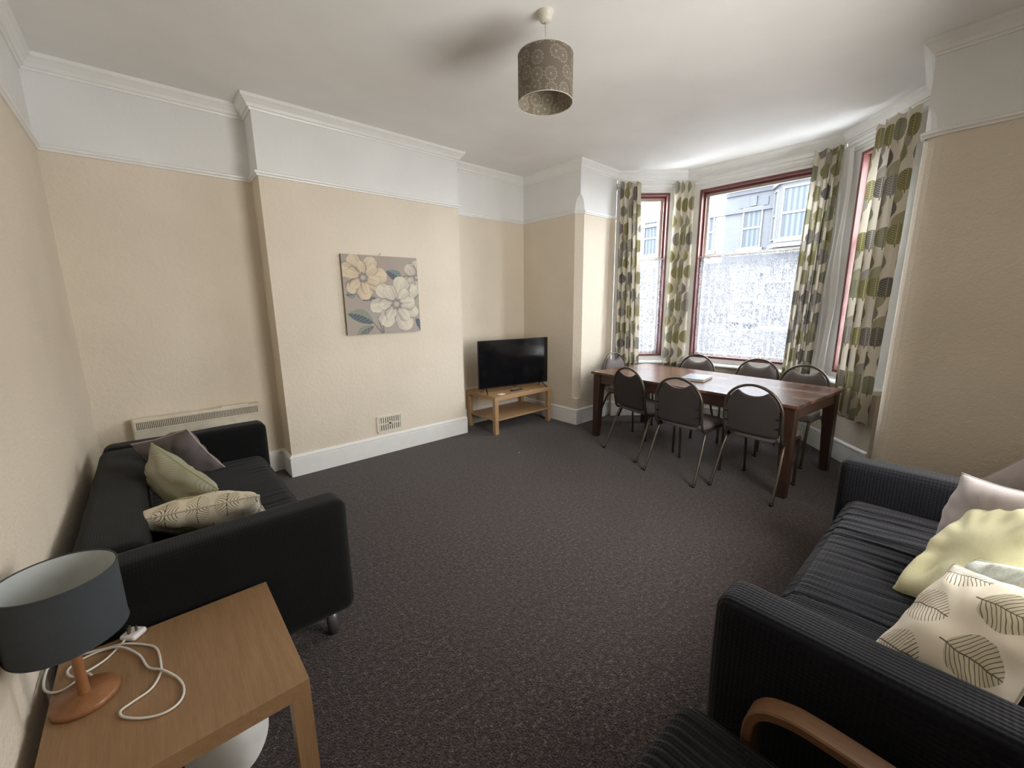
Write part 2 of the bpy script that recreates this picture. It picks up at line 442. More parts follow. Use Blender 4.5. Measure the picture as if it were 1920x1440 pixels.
sk = [(0, .0), (.018, .0), (.018, .158), (.013, .161), (.013, .166), (.022, .172), (.020, .184), (.006, .196), (0, .197)]
st(sweep('baseboard_left', [(XL, YB), (XL, DA)], sk, M_trim, -1), 'white skirting board along the left wall', 'skirting board')
st(sweep('baseboard_back', [(XL, DA), (0, DA), (0, 0), (LC, 0), (LC, DA), (XW, DA), (XW, Y1), A], sk, M_trim, -1), 'white skirting board round the chimney breast and television corner', 'skirting board')
def pt(P, Q, s, off):
    P, Q = Vector(P), Vector(Q); d = (Q-P).normalized(); n = Vector((d.y, -d.x))
    return P+d*s+n*off
dado = .075
a1 = pt(A, B, 0, dado)
def inter(P, Q, R, off):
    d1 = (Vector(Q)-Vector(P)).normalized(); d2 = (Vector(R)-Vector(Q)).normalized()
    n1 = Vector((d1.y, -d1.x)); n2 = Vector((d2.y, -d2.x)); return Vector(Q)+(n1+n2)/(1+n1.dot(n2))*off
dp = [pt(A, B, 0, dado), inter(A, B, C2, dado), inter(B, C2, D, dado), pt(C2, D, (Vector(D)-Vector(C2)).length, dado)]
st(sweep('wall_bay', [A, B, C2, D], [(0, .0), (dado, 0), (dado, .70), (0, .70)], M_cream, -1), 'low cream wall under the bay window sills', 'wall')
st(sweep('baseboard_bay', [tuple(p) for p in dp], sk, M_trim, -1), 'white skirting board round the bay', 'skirting board')
st(sweep('trim_4', [A, B, C2, D], [(0, .70), (dado+.02, .70), (dado+.045, .705), (dado+.055, .718), (dado+.045, .731), (dado+.02, .737), (0, .737)], M_trim, -1), 'white rounded window sill board round the bay', 'window sill')
st(sweep('trim_5', [A, B, C2, D], [(0, 2.836), (.012, 2.838), (.014, 2.856), (.030, 2.862), (.032, 2.874), (.022, 2.880), (.022, 2.892), (.034, 2.898), (.034, 2.908), (0, 2.914)], M_trim, -1), 'white moulding and curtain track above the bay windows', 'trim')

# ------------------------------------------------------------------ bay windows
def window(name, P, Q, s0, s1, z0, z1, label, mid=2.03):
    P, Q = Vector(P), Vector(Q); L = (Q-P).length; d = (Q-P).normalized(); n = Vector((d.y, -d.x))
    root = empty(name, (P.x, P.y, 0), math.atan2(d.y, d.x), label, 'window', kind='structure')
    # local frame: x along the wall, y = outward (left normal), z up
    def bx(nm, lo, hi, m, par=root, bev=.003): return boxo(nm, lo, hi, m, par, bev)
    T = .13
    for lo, hi in (((0, 0, .735), (s0, T, 2.955)), ((s1, 0, .735), (L, T, 2.955))): bx('post', lo, hi, M_trim)
    bx('head_board', (s0, 0, z1), (s1, T, 2.955), M_trim)
    bx('apron_board', (s0, 0, .735), (s1, T, z0), M_trim)
    r = .028
    bm = bmesh.new()
    box(bm, (s0, -.012, z0), (s0+r, T+.05, z1), .004); box(bm, (s1-r, -.012, z0), (s1, T+.05, z1), .004)
    box(bm, (s0+r, -.012, z1-r), (s1-r, T+.05, z1), .004); box(bm, (s0+r, -.012, z0), (s1-r, T+.05, z0+r), .004)
    # stepped inner stop
    q = r+.022
    box(bm, (s0+r, .055, z0+r), (s0+q, .075, z1-r), .002); box(bm, (s1-q, .055, z0+r), (s1-r, .075, z1-r), .002)
    box(bm, (s0+q, .055, z1-q), (s1-q, .075, z1-r), .002)
    bmobj('painted_frame', bm, M_red, root)
    a, b = s0+r, s1-r
    for nm, za, zb, y in (('lower_sash', z0+r, mid+.02, .085), ('upper_sash', mid-.02, z1-r, .125)):
        sw = .034 if (s1-s0) > 1 else .042
        bm = bmesh.new(); y1 = y+.035
        box(bm, (a, y, za), (a+sw, y1, zb), .003); box(bm, (b-sw, y, za), (b, y1, zb), .003)
        box(bm, (a+sw, y, zb-sw), (b-sw, y1, zb), .003); box(bm, (a+sw, y, za), (b-sw, y1, za+sw), .003)
        so = bmobj(nm, bm, M_sash, root)
        V = [(a+sw, y+.016, za+sw), (b-sw, y+.016, za+sw), (b-sw, y+.016, zb-sw), (a+sw, y+.016, zb-sw)]
        mesh('pane', V, [(0, 1, 2, 3)], M_glass, so)
    return root
LAB, LBC, LCD = [(Vector(q)-Vector(p)).length for p, q in ((A, B), (B, C2), (C2, D))]
window('window_1', A, B, .20, .655, .79, 2.80, 'narrow sash window on the left side of the bay')
window('window_2', B, C2, .165, LBC-.165, .79, 2.80, 'wide sash window in the middle of the bay')
window('window_3', C2, D, .238, .70, .79, 2.80, 'narrow sash window on the right side of the bay behind curtains')
# lace nets on the lower sashes
def net_curtain(P, Q, s0, s1, label, folds, zt=2.035, zb=.815, seed=1, off=-.035):
    nx, nz = folds*8, 60; V, F, U = [], [], []
    rr = random.Random(seed); ph = [rr.uniform(0, 6) for _ in range(4)]
    o0 = pt(P, Q, (s0+s1)/2, off)
    for j in range(nz+1):
        t = j/nz
        for i in range(nx+1):
            s = i/nx
            amp = (.006+.010*t)*(1+.5*math.sin(s*9+ph[0]))
            o_ = off+amp*math.sin(s*folds*2*PI+ph[1]+math.sin(s*7+ph[2])*1.5+t*.8*math.sin(s*5))
            z = zt-(zt-zb)*t-(.012*math.sin(s*folds*PI*.5+ph[3])+.01*math.sin(s*3))*t
            sh = s0+(s1-s0)*s+.02*t*math.sin(s*6+ph[3])*math.sin(s*PI)
            p = pt(P, Q, sh, o_); V.append((p.x, p.y, z)); U.append((s*(s1-s0)*1.6, z))
    for j in range(nz):
        for i in range(nx):
            a = j*(nx+1)+i; F.append((a, a+1, a+nx+2, a+nx+1))
    root = empty('net_curtain', (o0.x, o0.y, zb), 0, label, 'net curtain', 'lace nets across the lower bay windows')
    mesh('lace', [(x-o0.x, y-o0.y, z-zb) for x, y, z in V], F, M_net, root, True, uv=U)
    bm = bmesh.new()
    pa, pb = pt(P, Q, s0-.005, off), pt(P, Q, s1+.005, off)
    tube(bm, [(pa.x-o0.x, pa.y-o0.y, zt-.012-zb), (pb.x-o0.x, pb.y-o0.y, zt-.012-zb)], .006, 8)
    bmobj('rod', bm, M_trim, root, True)
net_curtain(A, B, .23, .625, 'white lace half net across the narrow left bay window', 7, seed=2)
net_curtain(B, C2, .195, LBC-.195, 'white lace half net across the wide middle bay window', 18, seed=3)
net_curtain(C2, D, .29, .69, 'white lace half net across the right bay window behind the curtains', 7, seed=5)

# ------------------------------------------------------------------ printed curtains
def curtain(top, bot, zt, zb, folds, label, seed, fab=1.7, amp=.032, lin=None, bulge=0):
    rr = random.Random(seed); P0 = [Vector(p) for p in top]; P1 = [Vector(p) for p in bot]
    def along(Ps, s):
        Ls = [(Ps[i+1]-Ps[i]).length for i in range(len(Ps)-1)]; T = sum(Ls); d = s*T
        for i, l in enumerate(Ls):
            if d <= l or i == len(Ls)-1:
                dr = (Ps[i+1]-Ps[i]).normalized(); return Ps[i]+dr*d, dr
            d -= l
    nx, nz = folds*14, 90; V, F, U = [], [], []
    wd = sum((P0[i+1]-P0[i]).length for i in range(len(P0)-1))*fab
    phs = [rr.uniform(-.5, .5) for _ in range(folds+2)]; am = [rr.uniform(.65, 1.2) for _ in range(folds+2)]
    c0 = (P0[0]+P0[-1]+P1[0]+P1[-1])/4
    for j in range(nz+1):
        t = j/nz; z = zt+(zb-zt)*t
        for i in range(nx+1):
            s = i/nx; a, da = along(P0, s); b, db = along(P1, s)
            p = a.lerp(b, t**.9); dr = da.lerp(db, t).normalized(); n = Vector((dr.y, -dr.x))
            k = min(folds-1, int(s*folds)); f = s*folds-k
            hd = min(1, max(0, (z-(zt-.10))/.10))           # heading tape zone
            av = am[k]*(1-f)+am[k+1]*f; pv = phs[k]*(1-f)+phs[k+1]*f
            w1 = math.sin(2*PI*s*folds+pv*min(1, t*2.5)); w2 = math.sin(4*PI*s*folds+1.3+pv)
            w = w1*(1-.25*hd)+.35*w2*(.3+.7*hd)
            A_ = amp*av*(.55+.45*min(1, t*3))*(1-.45*math.exp(-((t-.055)/.03)**2))
            off = A_*w+bulge*math.sin(PI*t)
            lat = .012*math.cos(2*PI*s*folds+pv)*(1+t)
            q = p+n*off+dr*lat
            zz = z+(.012*math.sin(s*folds*2*PI*1.5+seed) if j == 0 else 0)+(.006*w1 if j == nz else 0)
            V.append((q.x-c0.x, q.y-c0.y, zz-zb)); U.append((s*wd+seed*.37, z+seed*.13))
    for j in range(nz):
        for i in range(nx):
            a = j*(nx+1)+i; F.append((a, a+1, a+nx+2, a+nx+1))
    root = empty('curtain', (c0.x, c0.y, zb), 0, label, 'curtain', 'leaf print curtains in the bay')
    mesh('fabric', V, F, M_curtain, root, True, uv=U)
    if lin:
        V, F = [], []; nx = 24
        for j in range(nz+1):
            t = j/nz; z = zt-.06+(zb+.02-(zt-.06))*t
            la = Vector(lin[0]).lerp(Vector(lin[2]), t); lb = Vector(lin[1]).lerp(Vector(lin[3]), t)
            dr = (lb-la).normalized(); n = Vector((dr.y, -dr.x))
            for i in range(nx+1):
                s = i/nx; p = la.lerp(lb, s)+n*(.012*math.sin(s*13+t*4+seed)+.008*math.sin(t*14+s*3))
                V.append((p.x-c0.x, p.y-c0.y, z-zb))
        for j in range(nz):
            for i in range(nx):
                a = j*(nx+1)+i; F.append((a, a+1, a+nx+2, a+nx+1))
        tag(mesh('lining', V, F, M_lining, root, True), 'white lining showing past the printed edge')
    return root
p2 = lambda *a: tuple(pt(*a))
curtain([p2(A, B, -.005, .125), p2(A, B, .25, .10)], [p2(A, B, -.0, .165), p2(A, B, .30, .155)], 2.90, .50, 5, 'leaf print curtain at the far left of the bay beside the white corner', 1, 1.9, .036)
curtain([p2(A, B, .66, .09), tuple(inter(A, B, C2, .10)), p2(B, C2, .12, .09)], [p2(A, B, .60, .155), tuple(inter(A, B, C2, .16)), p2(B, C2, .16, .155)], 2.905, .50, 3, 'slim leaf print curtain between the narrow left window and the wide window', 2, 2.2, .032)
curtain([p2(B, C2, 1.30, .10), p2(B, C2, 1.50, .11), p2(C2, D, .10, .10)], [p2(B, C2, 1.255, .155), p2(B, C2, 1.47, .16), p2(C2, D, .08, .155)], 2.915, .50, 5, 'leaf print curtain with white lining showing, right of the wide window', 3, 1.8, .036,
        lin=(p2(C2, D, .04, .045), p2(C2, D, .20, .06), p2(C2, D, .0, .05), p2(C2, D, .235, .07)))
curtain([p2(C2, D, .545, .12), p2(C2, D, .80, .13), (3.695, -3.355)], [p2(C2, D, .565, .16), p2(C2, D, .80, .165), (3.625, -3.315)], 2.90, .45, 4, 'leaf print curtain at the far right of the bay against the rounded wall corner', 4, 1.55, .034)

# ================================================================== OUTSIDE
M_street = plain('asphalt', (.020, .020, .023), .9)
def brick(name, c1, c2, mort):
    g = G(name); y_ = g.sep(g.coord()); v = g.comb(y_[1], y_[2])
    b = g.n('ShaderNodeTexBrick'); g.put(b.inputs['Vector'], v); b.inputs['Scale'].default_value = 1
    g.put(b.inputs['Color1'], c1); g.put(b.inputs['Color2'], c2); g.put(b.inputs['Mortar'], mort)
    b.inputs['Brick Width'].default_value = .23; b.inputs['Row Height'].default_value = .075; b.inputs['Mortar Size'].default_value = .008
    return g.set(S(g, b.outputs[0]), .9)
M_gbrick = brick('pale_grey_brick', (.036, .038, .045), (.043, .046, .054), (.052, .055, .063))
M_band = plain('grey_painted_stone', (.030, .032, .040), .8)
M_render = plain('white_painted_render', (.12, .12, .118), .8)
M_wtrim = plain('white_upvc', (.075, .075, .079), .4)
def extglass():
    g = G('curtained_house_glass'); _, y, z = g.sep(g.coord())
    st_ = g.f('SINE', y*34.0)
    return g.set(g.mix(st_*0.5+0.5, (.030, .035, .042), (.052, .058, .066)), .5, spec=.08)
M_extglass = extglass()
st(mesh('street', [(5.2, -40, -.7), (60, -40, -.7), (60, 60, -.7), (5.2, 60, -.7)], [(0, 1, 2, 3)], M_street), 'grey road outside the bay window', 'street')
M_dimband = plain('net_dimming_dark_grey', (.020, .021, .025), .8)  # dark tone for the band that dims the view through the nets
def y14(y): return -3.886+(y+3.886)*1.338
def z14(z): return 1.5+(z-1.5)*1.338
def sash_window(root, X, yc, zc, w, h):
    """w along y, h along z; faces the room (-x)"""
    f = bmesh.new(); t = .06
    box(f, (X-.06, yc-w/2, zc-h/2), (X+.02, yc-w/2+t, zc+h/2)); box(f, (X-.06, yc+w/2-t, zc-h/2), (X+.02, yc+w/2, zc+h/2))
    box(f, (X-.06, yc-w/2+t, zc+h/2-t), (X+.02, yc+w/2-t, zc+h/2)); box(f, (X-.06, yc-w/2+t, zc-h/2), (X+.02, yc+w/2-t, zc-h/2+t))
    box(f, (X-.05, yc-w/2+t, zc-.035), (X+.02, yc+w/2-t, zc+.035))
    wo = bmobj('window', f, M_wtrim, root)
    for a, b in ((zc-h/2+t, zc-.035), (zc+.035, zc+h/2-t)):
        mesh('pane', [(X-.01, yc-w/2+t, a), (X-.01, yc+w/2-t, a), (X-.01, yc+w/2-t, b), (X-.01, yc-w/2+t, b)], [(0, 1, 2, 3)], M_extglass, wo)
    bm = bmesh.new(); box(bm, (X-.16, yc-w/2-.12, zc-h/2-.12), (X, yc+w/2+.12, zc-h/2)); bmobj('window_sill', bm, M_wtrim, root)
    return wo
X = 19.0
def house(label, y0, y1, ztop, wallm, wins, bays, lintel=True):
    root = empty('terraced_house', (X, (y0+y1)/2, -.7), 0, label, 'house')
    root2 = empty('x', (0, 0, 0)); bpy.data.objects.remove(root2)
    off = Vector((X, (y0+y1)/2, -.7))
    kids = []
    bm = bmesh.new(); box(bm, (X, y0, -.7), (X+8, y1, ztop)); kids.append(bmobj('wall', bm, wallm))
    for (yc, zc, w, h) in wins:
        kids.append(sash_window(None, X, yc, zc, w, h))
        # stray sill objects are collected below
        if lintel:
            bm = bmesh.new(); box(bm, (X-.04, yc-w/2-.16, zc+h/2+.02), (X+.02, yc+w/2+.16, zc+h/2+.34)); kids.append(bmobj('lintel', bm, M_band))
            bm = bmesh.new(); box(bm, (X-.09, yc-.12, zc+h/2+.04), (X+.02, yc+.12, zc+h/2+.42)); kids.append(bmobj('keystone', bm, M_band))
    bm = bmesh.new(); box(bm, (X-.03, y0, -.7), (X+.02, y1, 3.15)); kids.append(bmobj('added_dark_band', bm, M_dimband))  # slab added so the street level looks dimmer behind the nets
    for zb in (z14(4.22), ztop-.35):
        bm = bmesh.new(); box(bm, (X-.10, y0, zb), (X+.02, y1, zb+.14)); kids.append(bmobj('string_course', bm, M_band if lintel else M_wtrim))
    bm = bmesh.new(); box(bm, (X-.35, y0, ztop-.1), (X+8.1, y1, ztop+.12)); kids.append(bmobj('eaves', bm, M_wtrim))
    for (ya, yb, za, zb) in bays:
        pr = .75; sp = .5
        bm = bmesh.new()
        pts = [(X, yb+sp), (X-pr, yb), (X-pr, ya), (X, ya-sp)]
        lo = [bm.verts.new((x, y, za)) for x, y in pts]; hi = [bm.verts.new((x, y, zb)) for x, y in pts]
        for i in range(3): bm.faces.new((lo[i], lo[i+1], hi[i+1], hi[i]))
        bm.faces.new(lo); bm.faces.new(hi[::-1]); kids.append(bmobj('bay', bm, wallm))
        for zz, hh, ex in ((za-.12, .16, .08), (zb, .25, .12), (za+2.35, .1, .05)):
            bm = bmesh.new(); pts2 = [(X, yb+sp+ex), (X-pr-ex, yb+ex*.5), (X-pr-ex, ya-ex*.5), (X, ya-sp-ex)]
            lo = [bm.verts.new((x, y, zz)) for x, y in pts2]; hi = [bm.verts.new((x, y, zz+hh)) for x, y in pts2]
            for i in range(3): bm.faces.new((lo[i], lo[i+1], hi[i+1], hi[i]))
            bm.faces.new(lo); bm.faces.new(hi[::-1]); kids.append(bmobj('bay_moulding', bm, M_wtrim))
        kids.append(sash_window(None, X-pr-.02, (ya+yb)/2, za+1.12, (yb-ya)-.12, 1.9))
        # narrow side light of the bay
        wl = sash_window(None, 0, 0, 0, .42, 1.9)
        R = Matrix.Translation((X-pr/2-.02, yb+sp/2, za+1.12)) @ Matrix.Rotation(-math.atan2(pr, sp), 4, 'Z')
        wl.matrix_world = R; kids.append(wl)
    for o in list(sc.objects):
        if o.name.startswith('window_sill') and o.parent is None: kids.append(o)
    for k in kids:
        mw = k.matrix_basis.copy(); k.parent = root; k.matrix_basis = Matrix.Translation(-off) @ mw
    # put the origin of every far part at the house base
    return root
wh = 1.66
house('grey brick terraced house with first floor bay across the street', -8.5, y14(2.27), z14(5.02), M_gbrick,
      [(y14(1.43), z14(3.73), .78, wh), (y14(1.43), z14(1.5), .95, 1.7), (-1.2-3.6, z14(3.73), .78, wh), (2.0, 1.3, 1.1, 1.9)],
      [(y14(-.62), y14(.52), z14(3.1), z14(4.75))])
house('white rendered terraced house across the street, left of the grey one', y14(2.27), 16, z14(5.6), M_render,
      [(y14(2.85), z14(3.75), .72, wh), (y14(4.95), z14(3.82), .78, wh), (y14(4.95)-.4, 1.2, 1.2, 1.8), (y14(2.95), 1.2, 1.1, 1.8), (y14(7.5), z14(3.8), .8, wh)], [], False)
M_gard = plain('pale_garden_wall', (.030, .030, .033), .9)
gw = boxo('garden_wall', (15.6, -8, -.7), (15.85, 14, .45), M_gard); tag(gw, 'low pale garden wall along the far side of the street', 'wall')

# ================================================================== PENDANT LAMP
M_rose = plain('aged_white_plastic', (.62, .59, .52), .45)
def shade_mat(name, base, line, tr):
    g = G(name); u, v, _ = g.sep(g.coord('UV')); uv = g.comb(u, v)
    vv = g.n('ShaderNodeTexVoronoi', voronoi_dimensions='2D'); g.put(vv.inputs['Vector'], uv); vv.inputs['Scale'].default_value = 13.0; vv.inputs['Randomness'].default_value = .55
    pos = S(g, vv.outputs['Position']); dist = S(g, vv.outputs['Distance'])
    px, py, _ = g.sep(pos); dx = u*1.0-px; dy = v*1.0-py
    ang = g.m('ARCTAN2', dy, dx); pet = g.f('ABSOLUTE', g.f('SINE', ang*6.0))
    rad = dist
    R_ = 0.30+0.13*pet
    rim = g.f('ABSOLUTE', rad-R_) < 0.028
    spoke = (pet < (0.05/(rad+0.05)))*(rad < R_)
    mk = g.m('MAXIMUM', g.m('MAXIMUM', rim, spoke), rad < 0.06)
    c = g.mix(mk, base, line)
    g.set(c, .85, spec=.15); g.bump(g.noise(g.coord(), 200, 2), .0006, .5)
    t = g.n('ShaderNodeBsdfTranslucent'); g.put(t.inputs[0], c); ms = g.n('ShaderNodeMixShader'); ms.inputs[0].default_value = tr
    g.nt.links.new(g.b.outputs[0], ms.inputs[1]); g.nt.links.new(t.outputs[0], ms.inputs[2]); g.nt.links.new(ms.outputs[0], g.out.inputs[0])
    return g.mat
M_shade = shade_mat('taupe_flower_print_shade', (.20, .17, .135), (.42, .385, .32), .22)
M_shadein = shade_mat('flower_print_shade_inside', (.27, .235, .17), (.60, .55, .45), .25)
def drum(name, r, z0, z1, m, parent, n=64, inside=False, th=.0):
    V, F, U = [], [], []
    for j in range(2):
        for k in range(n+1):
            a = 2*PI*k/n; V.append(((r-th)*math.cos(a), (r-th)*math.sin(a), (z0, z1)[j])); U.append((k/n*2*PI*r, (z0, z1)[j]))
    for k in range(n): F.append((k, k+1, n+2+k, n+1+k) if not inside else (k+1, k, n+1+k, n+2+k))
    return mesh(name, V, F, m, parent, True, uv=U)
pl = empty('pendant_lamp', (1.045, -2.078, 2.595), 0, 'taupe drum pendant lamp with pale flower print hanging from the ceiling', 'pendant lamp')
sh = drum('lamp_shade', .152, 0, .235, M_shade, pl); tag(drum('shade_lining', .152, .002, .233, M_shadein, sh, inside=True, th=.0025), 'paler printed inside of the shade')
for z in (.0, .235):
    bm = bmesh.new(); tube(bm, [(.152*math.cos(2*PI*k/64), .152*math.sin(2*PI*k/64), z) for k in range(64)], .002, 6, closed=True)
    bmobj('rim', bm, M_rose, sh, True)
bm = bmesh.new()
for k in range(3):
    a = 2*PI*k/3+.4; tube(bm, [(.02*math.cos(a), .02*math.sin(a), .17), (.15*math.cos(a), .15*math.sin(a), .232)], .0015, 6)
bmobj('spider_frame', bm, M_rose, pl)
lathe('lamp_holder', [(0.001, .10), (.018, .10), (.022, .12), (.021, .17), (.012, .19), (.004, .20)], M_rose, pl, 20)
bm = bmesh.new(); tube(bm, [(0, 0, .19), (.0015, 0, .30), (0, 0, .43)], .0033, 8); bmobj('flex', bm, M_rose, pl, True)
lathe('ceiling_rose', [(.004, .395), (.018, .396), (.030, .402), (.036, .412), (.036, .428), (.043, .430), (.044, .445)], M_rose, pl, 36)

# ================================================================== PAINTING
def paint(n=260):
    y, x = np.mgrid[0:n+1, 0:n+1]/n
    rs = np.random.RandomState(3)
    def sm(k):
        g0 = rs.rand(k+2, k+2); xi = x*k; yi = y*k; x0 = xi.astype(int).clip(0, k-1); y0 = yi.astype(int).clip(0, k-1); fx = xi-x0; fy = yi-y0
        return (g0[y0, x0]*(1-fx)+g0[y0, x0+1]*fx)*(1-fy)+(g0[y0+1, x0]*(1-fx)+g0[y0+1, x0+1]*fx)*fy
    col = np.stack([.395+.05*(sm(5)-.5), .345+.05*(sm(5)-.5), .305+.05*(sm(6)-.5)], -1)
    def blend(m, c):
        nonlocal col; m = np.clip(m, 0, 1)[..., None]; col = col*(1-m)+np.asarray(c)*m
    def lf(cx, cy, a, L, W, c1, c2, split=True):
        dx, dy = x-cx, y-cy; u = dx*math.cos(a)+dy*math.sin(a); v = -dx*math.sin(a)+dy*math.cos(a); s = u/L
        v = v+.10*L*np.sin(s*PI)
        wd = W*np.sin(np.clip(s, 0, 1)*PI)**.75
        m = ((np.abs(v) < wd) & (s > 0) & (s < 1)).astype(float)
        blend(m, c1)
        if split: blend(m*(v > 0)*.9, c2)
        blend(m*(np.abs(v) < .006), (.12, .13, .14)); blend(m*(np.abs(np.sin(u*70-abs(v)*60)) < .25)*.35, (.55, .52, .45))
    def stem(x0, y0, x1, y1, w=.008, c=(.20, .18, .17)):
        d = np.array([x1-x0, y1-y0]); L = np.hypot(*d); t = ((x-x0)*d[0]+(y-y0)*d[1])/L**2
        dist = np.abs((x-x0)*d[1]-(y-y0)*d[0])/L; blend(((t > 0) & (t < 1) & (dist < w*(1.2-t*.6)))*1., c)
    blue, grey = (.095, .125, .155), (.26, .27, .225)
    stem(.46, -.02, .33, .16); stem(.46, -.02, .40, .22); stem(.47, -.01, .46, .26); stem(.44, .30, .47, .62, .006)
    lf(.34, .14, 2.75, .34, .085, grey, blue); lf(.34, .10, 3.75, .28, .06, grey, (.15, .18, .18)); lf(.46, .05, .9, .0001, .01, grey, grey)
    lf(.78, .66, 2.55, .27, .07, (.2, .24, .26), blue); lf(.02, .50, .3, .14, .05, (.24, .26, .24), (.22, .24, .23))
    lf(.40, .46, 3.3, .18, .035, (.25, .24, .22), (.16, .17, .18)); lf(1.02, .0, 2.0, .2, .05, blue, blue)
    def flower(cx, cy, R, n_, a0, base, deep, seed):
        r_ = random.Random(seed)
        for layer, (sc_, cnt) in enumerate(((1.0, n_), (.72, n_-1))):
            for k in range(cnt):
                a = a0+2*PI*(k+.5*layer)/cnt+r_.uniform(-.15, .15); L = R*sc_*r_.uniform(.88, 1.08); W = L*r_.uniform(.34, .46)
                dx, dy = x-cx, y-cy; u = dx*math.cos(a)+dy*math.sin(a); v = -dx*math.sin(a)+dy*math.cos(a)
                s = u/L; wob = 1+.08*np.sin(v*90+k)+.05*np.sin(u*60+k*2)
                wd = W*np.clip(s, 0, 1)**.6*np.clip(1.0-np.clip(s, 0, 1)**4.5, 0, 1)**.5*wob
                m = ((np.abs(v) < wd) & (s > .0) & (s < 1)).astype(float)
                tone = np.clip(.55+.5*s+.12*np.sin(v/W*9+k), 0, 1)[..., None]
                c_ = np.asarray(deep)*(1-tone)+np.asarray(base)*tone
                sd = ((np.abs(v+.006) < wd+.010) & (s > .0) & (s < 1.03)).astype(float)*(1-m)
                blend(sd*.55, (.22, .18, .17))
                mm = m[..., None]; col2 = col*(1-mm)+c_*mm; col[:] = col2
                blend(m*(np.abs(v) < .004)*(s < .75)*.5, deep)
                blend(m*(v < -wd*.45)*.3, deep)
        dr = np.hypot(x-cx, y-cy); an = np.arctan2(y-cy, x-cx)
        blend((dr < R*.24*(.7+.3*np.abs(np.sin(an*4+1))))*.7, (.20, .18, .21))
        blend((dr < R*.10)*.9, (.50, .46, .36))
    flower(.98, .74, .22, 6, .3, (.60, .55, .46), (.30, .26, .27), 5)
    flower(.25, .72, .30, 7, .2, (.66, .56, .41), (.42, .33, .24), 1)
    flower(.67, .38, .36, 7, .5, (.66, .61, .50), (.34, .30, .30), 2)
    return np.clip(col*(.97+.06*rs.rand(n+1, n+1)[..., None]), 0, 1)
def canvas():
    W_, H_ = .748, .722; x0, z0 = .570, 1.222
    root = empty('canvas_picture', (x0+W_/2, -.028, z0), 0, 'square unframed canvas print of cream and grey flowers on the chimney breast', 'picture')
    n = 260; img = paint(n); V, F = [], []
    def tilt(x, z): return x, z
    for j in range(n+1):
        for i in range(n+1): V.append((-W_/2+W_*i/n, 0, H_*j/n))
    for j in range(n):
        for i in range(n):
            a = j*(n+1)+i; F.append((a, a+1, a+n+2, a+n+1))
    g = G('painted_canvas'); at = g.n('ShaderNodeVertexColor'); at.layer_name = 'Col'
    g.set(S(g, at.outputs[0]), .8, spec=.2); g.bump(g.noise(g.coord(), 300, 2), .0005, .4)
    o = mesh('printed_face', V, F, g.mat, root)
    ca = o.data.color_attributes.new('Col', 'FLOAT_COLOR', 'POINT')
    ca.data.foreach_set('color', np.concatenate([img.reshape(-1, 3), np.ones(((n+1)**2, 1))], 1).astype(np.float32).ravel())
    root.rotation_euler = (0, -.004, 0)
    tag(boxo('stretcher', (-W_/2, .001, 0), (W_/2, .024, H_), plain('canvas_edge', (.22, .185, .155), .8), root, .002), 'taupe canvas sides')
    bm = bmesh.new(); tube(bm, [(-.018, .012, H_-.01), (0, .010, H_+.020), (.018, .012, H_-.01)], .0012, 6); bmobj('hanging_wire', bm, M_rose, root)
    bm = bmesh.new(); tube(bm, [(0, .024, H_+.016), (0, .004, H_+.020)], .003, 8); tube(bm, [(0, .006, H_+.019), (0, .004, H_+.030)], .002, 6); bmobj('picture_hook', bm, M_steel, root)
canvas()

# ================================================================== AIR VENT
vr = empty('air_vent', (.925, -.001, .224), 0, 'small cream slotted air vent in the chimney breast above the skirting', 'vent')
M_vent = plain('cream_vent_plastic', (.72, .68, .58), .5); M_dark = plain('vent_shadow_gap', (.16, .125, .095), .9)
W_, H_ = .272, .172
bm = bmesh.new()
for lo, hi in (((-W_/2, -.010, 0), (W_/2, 0, .018)), ((-W_/2, -.010, H_-.018), (W_/2, 0, H_)), ((-W_/2, -.010, .018), (-W_/2+.022, 0, H_-.018)), ((W_/2-.022, -.010, .018), (W_/2, 0, H_-.018)), ((-W_/2+.022, -.010, H_/2-.006), (W_/2-.022, 0, H_/2+.006))): box(bm, lo, hi, .001)
bmobj('frame', bm, M_vent, vr)
boxo('back_plate', (-W_/2+.01, -.002, .01), (W_/2-.01, 0, H_-.01), M_dark, vr, 0)
for k in range(10):
    x = -W_/2+.022+(W_-.044)*(k+.5)/10+.0
    boxo('bar', (x-.0062, -.009, .018), (x+.0062, -.002, H_-.018), M_vent, vr, 0)
bm = bmesh.new(); tube(bm, [(0, -.009, H_/2), (0, -.013, H_/2)], .021, 20); bmobj('hub', bm, M_vent, vr)
bm = bmesh.new(); tube(bm, [(0, -.010, H_/2), (0, -.0145, H_/2)], .011, 20); tag(bmobj('centre_hole', bm, M_black, vr), 'black centre hole')
for sx in (-1, 1):
    for z in (.012, H_-.012):
        bm = bmesh.new(); tube(bm, [(sx*(W_/2-.010), -.010, z), (sx*(W_/2-.010), -.012, z)], .0035, 10); bmobj('screw', bm, M_steel, vr)

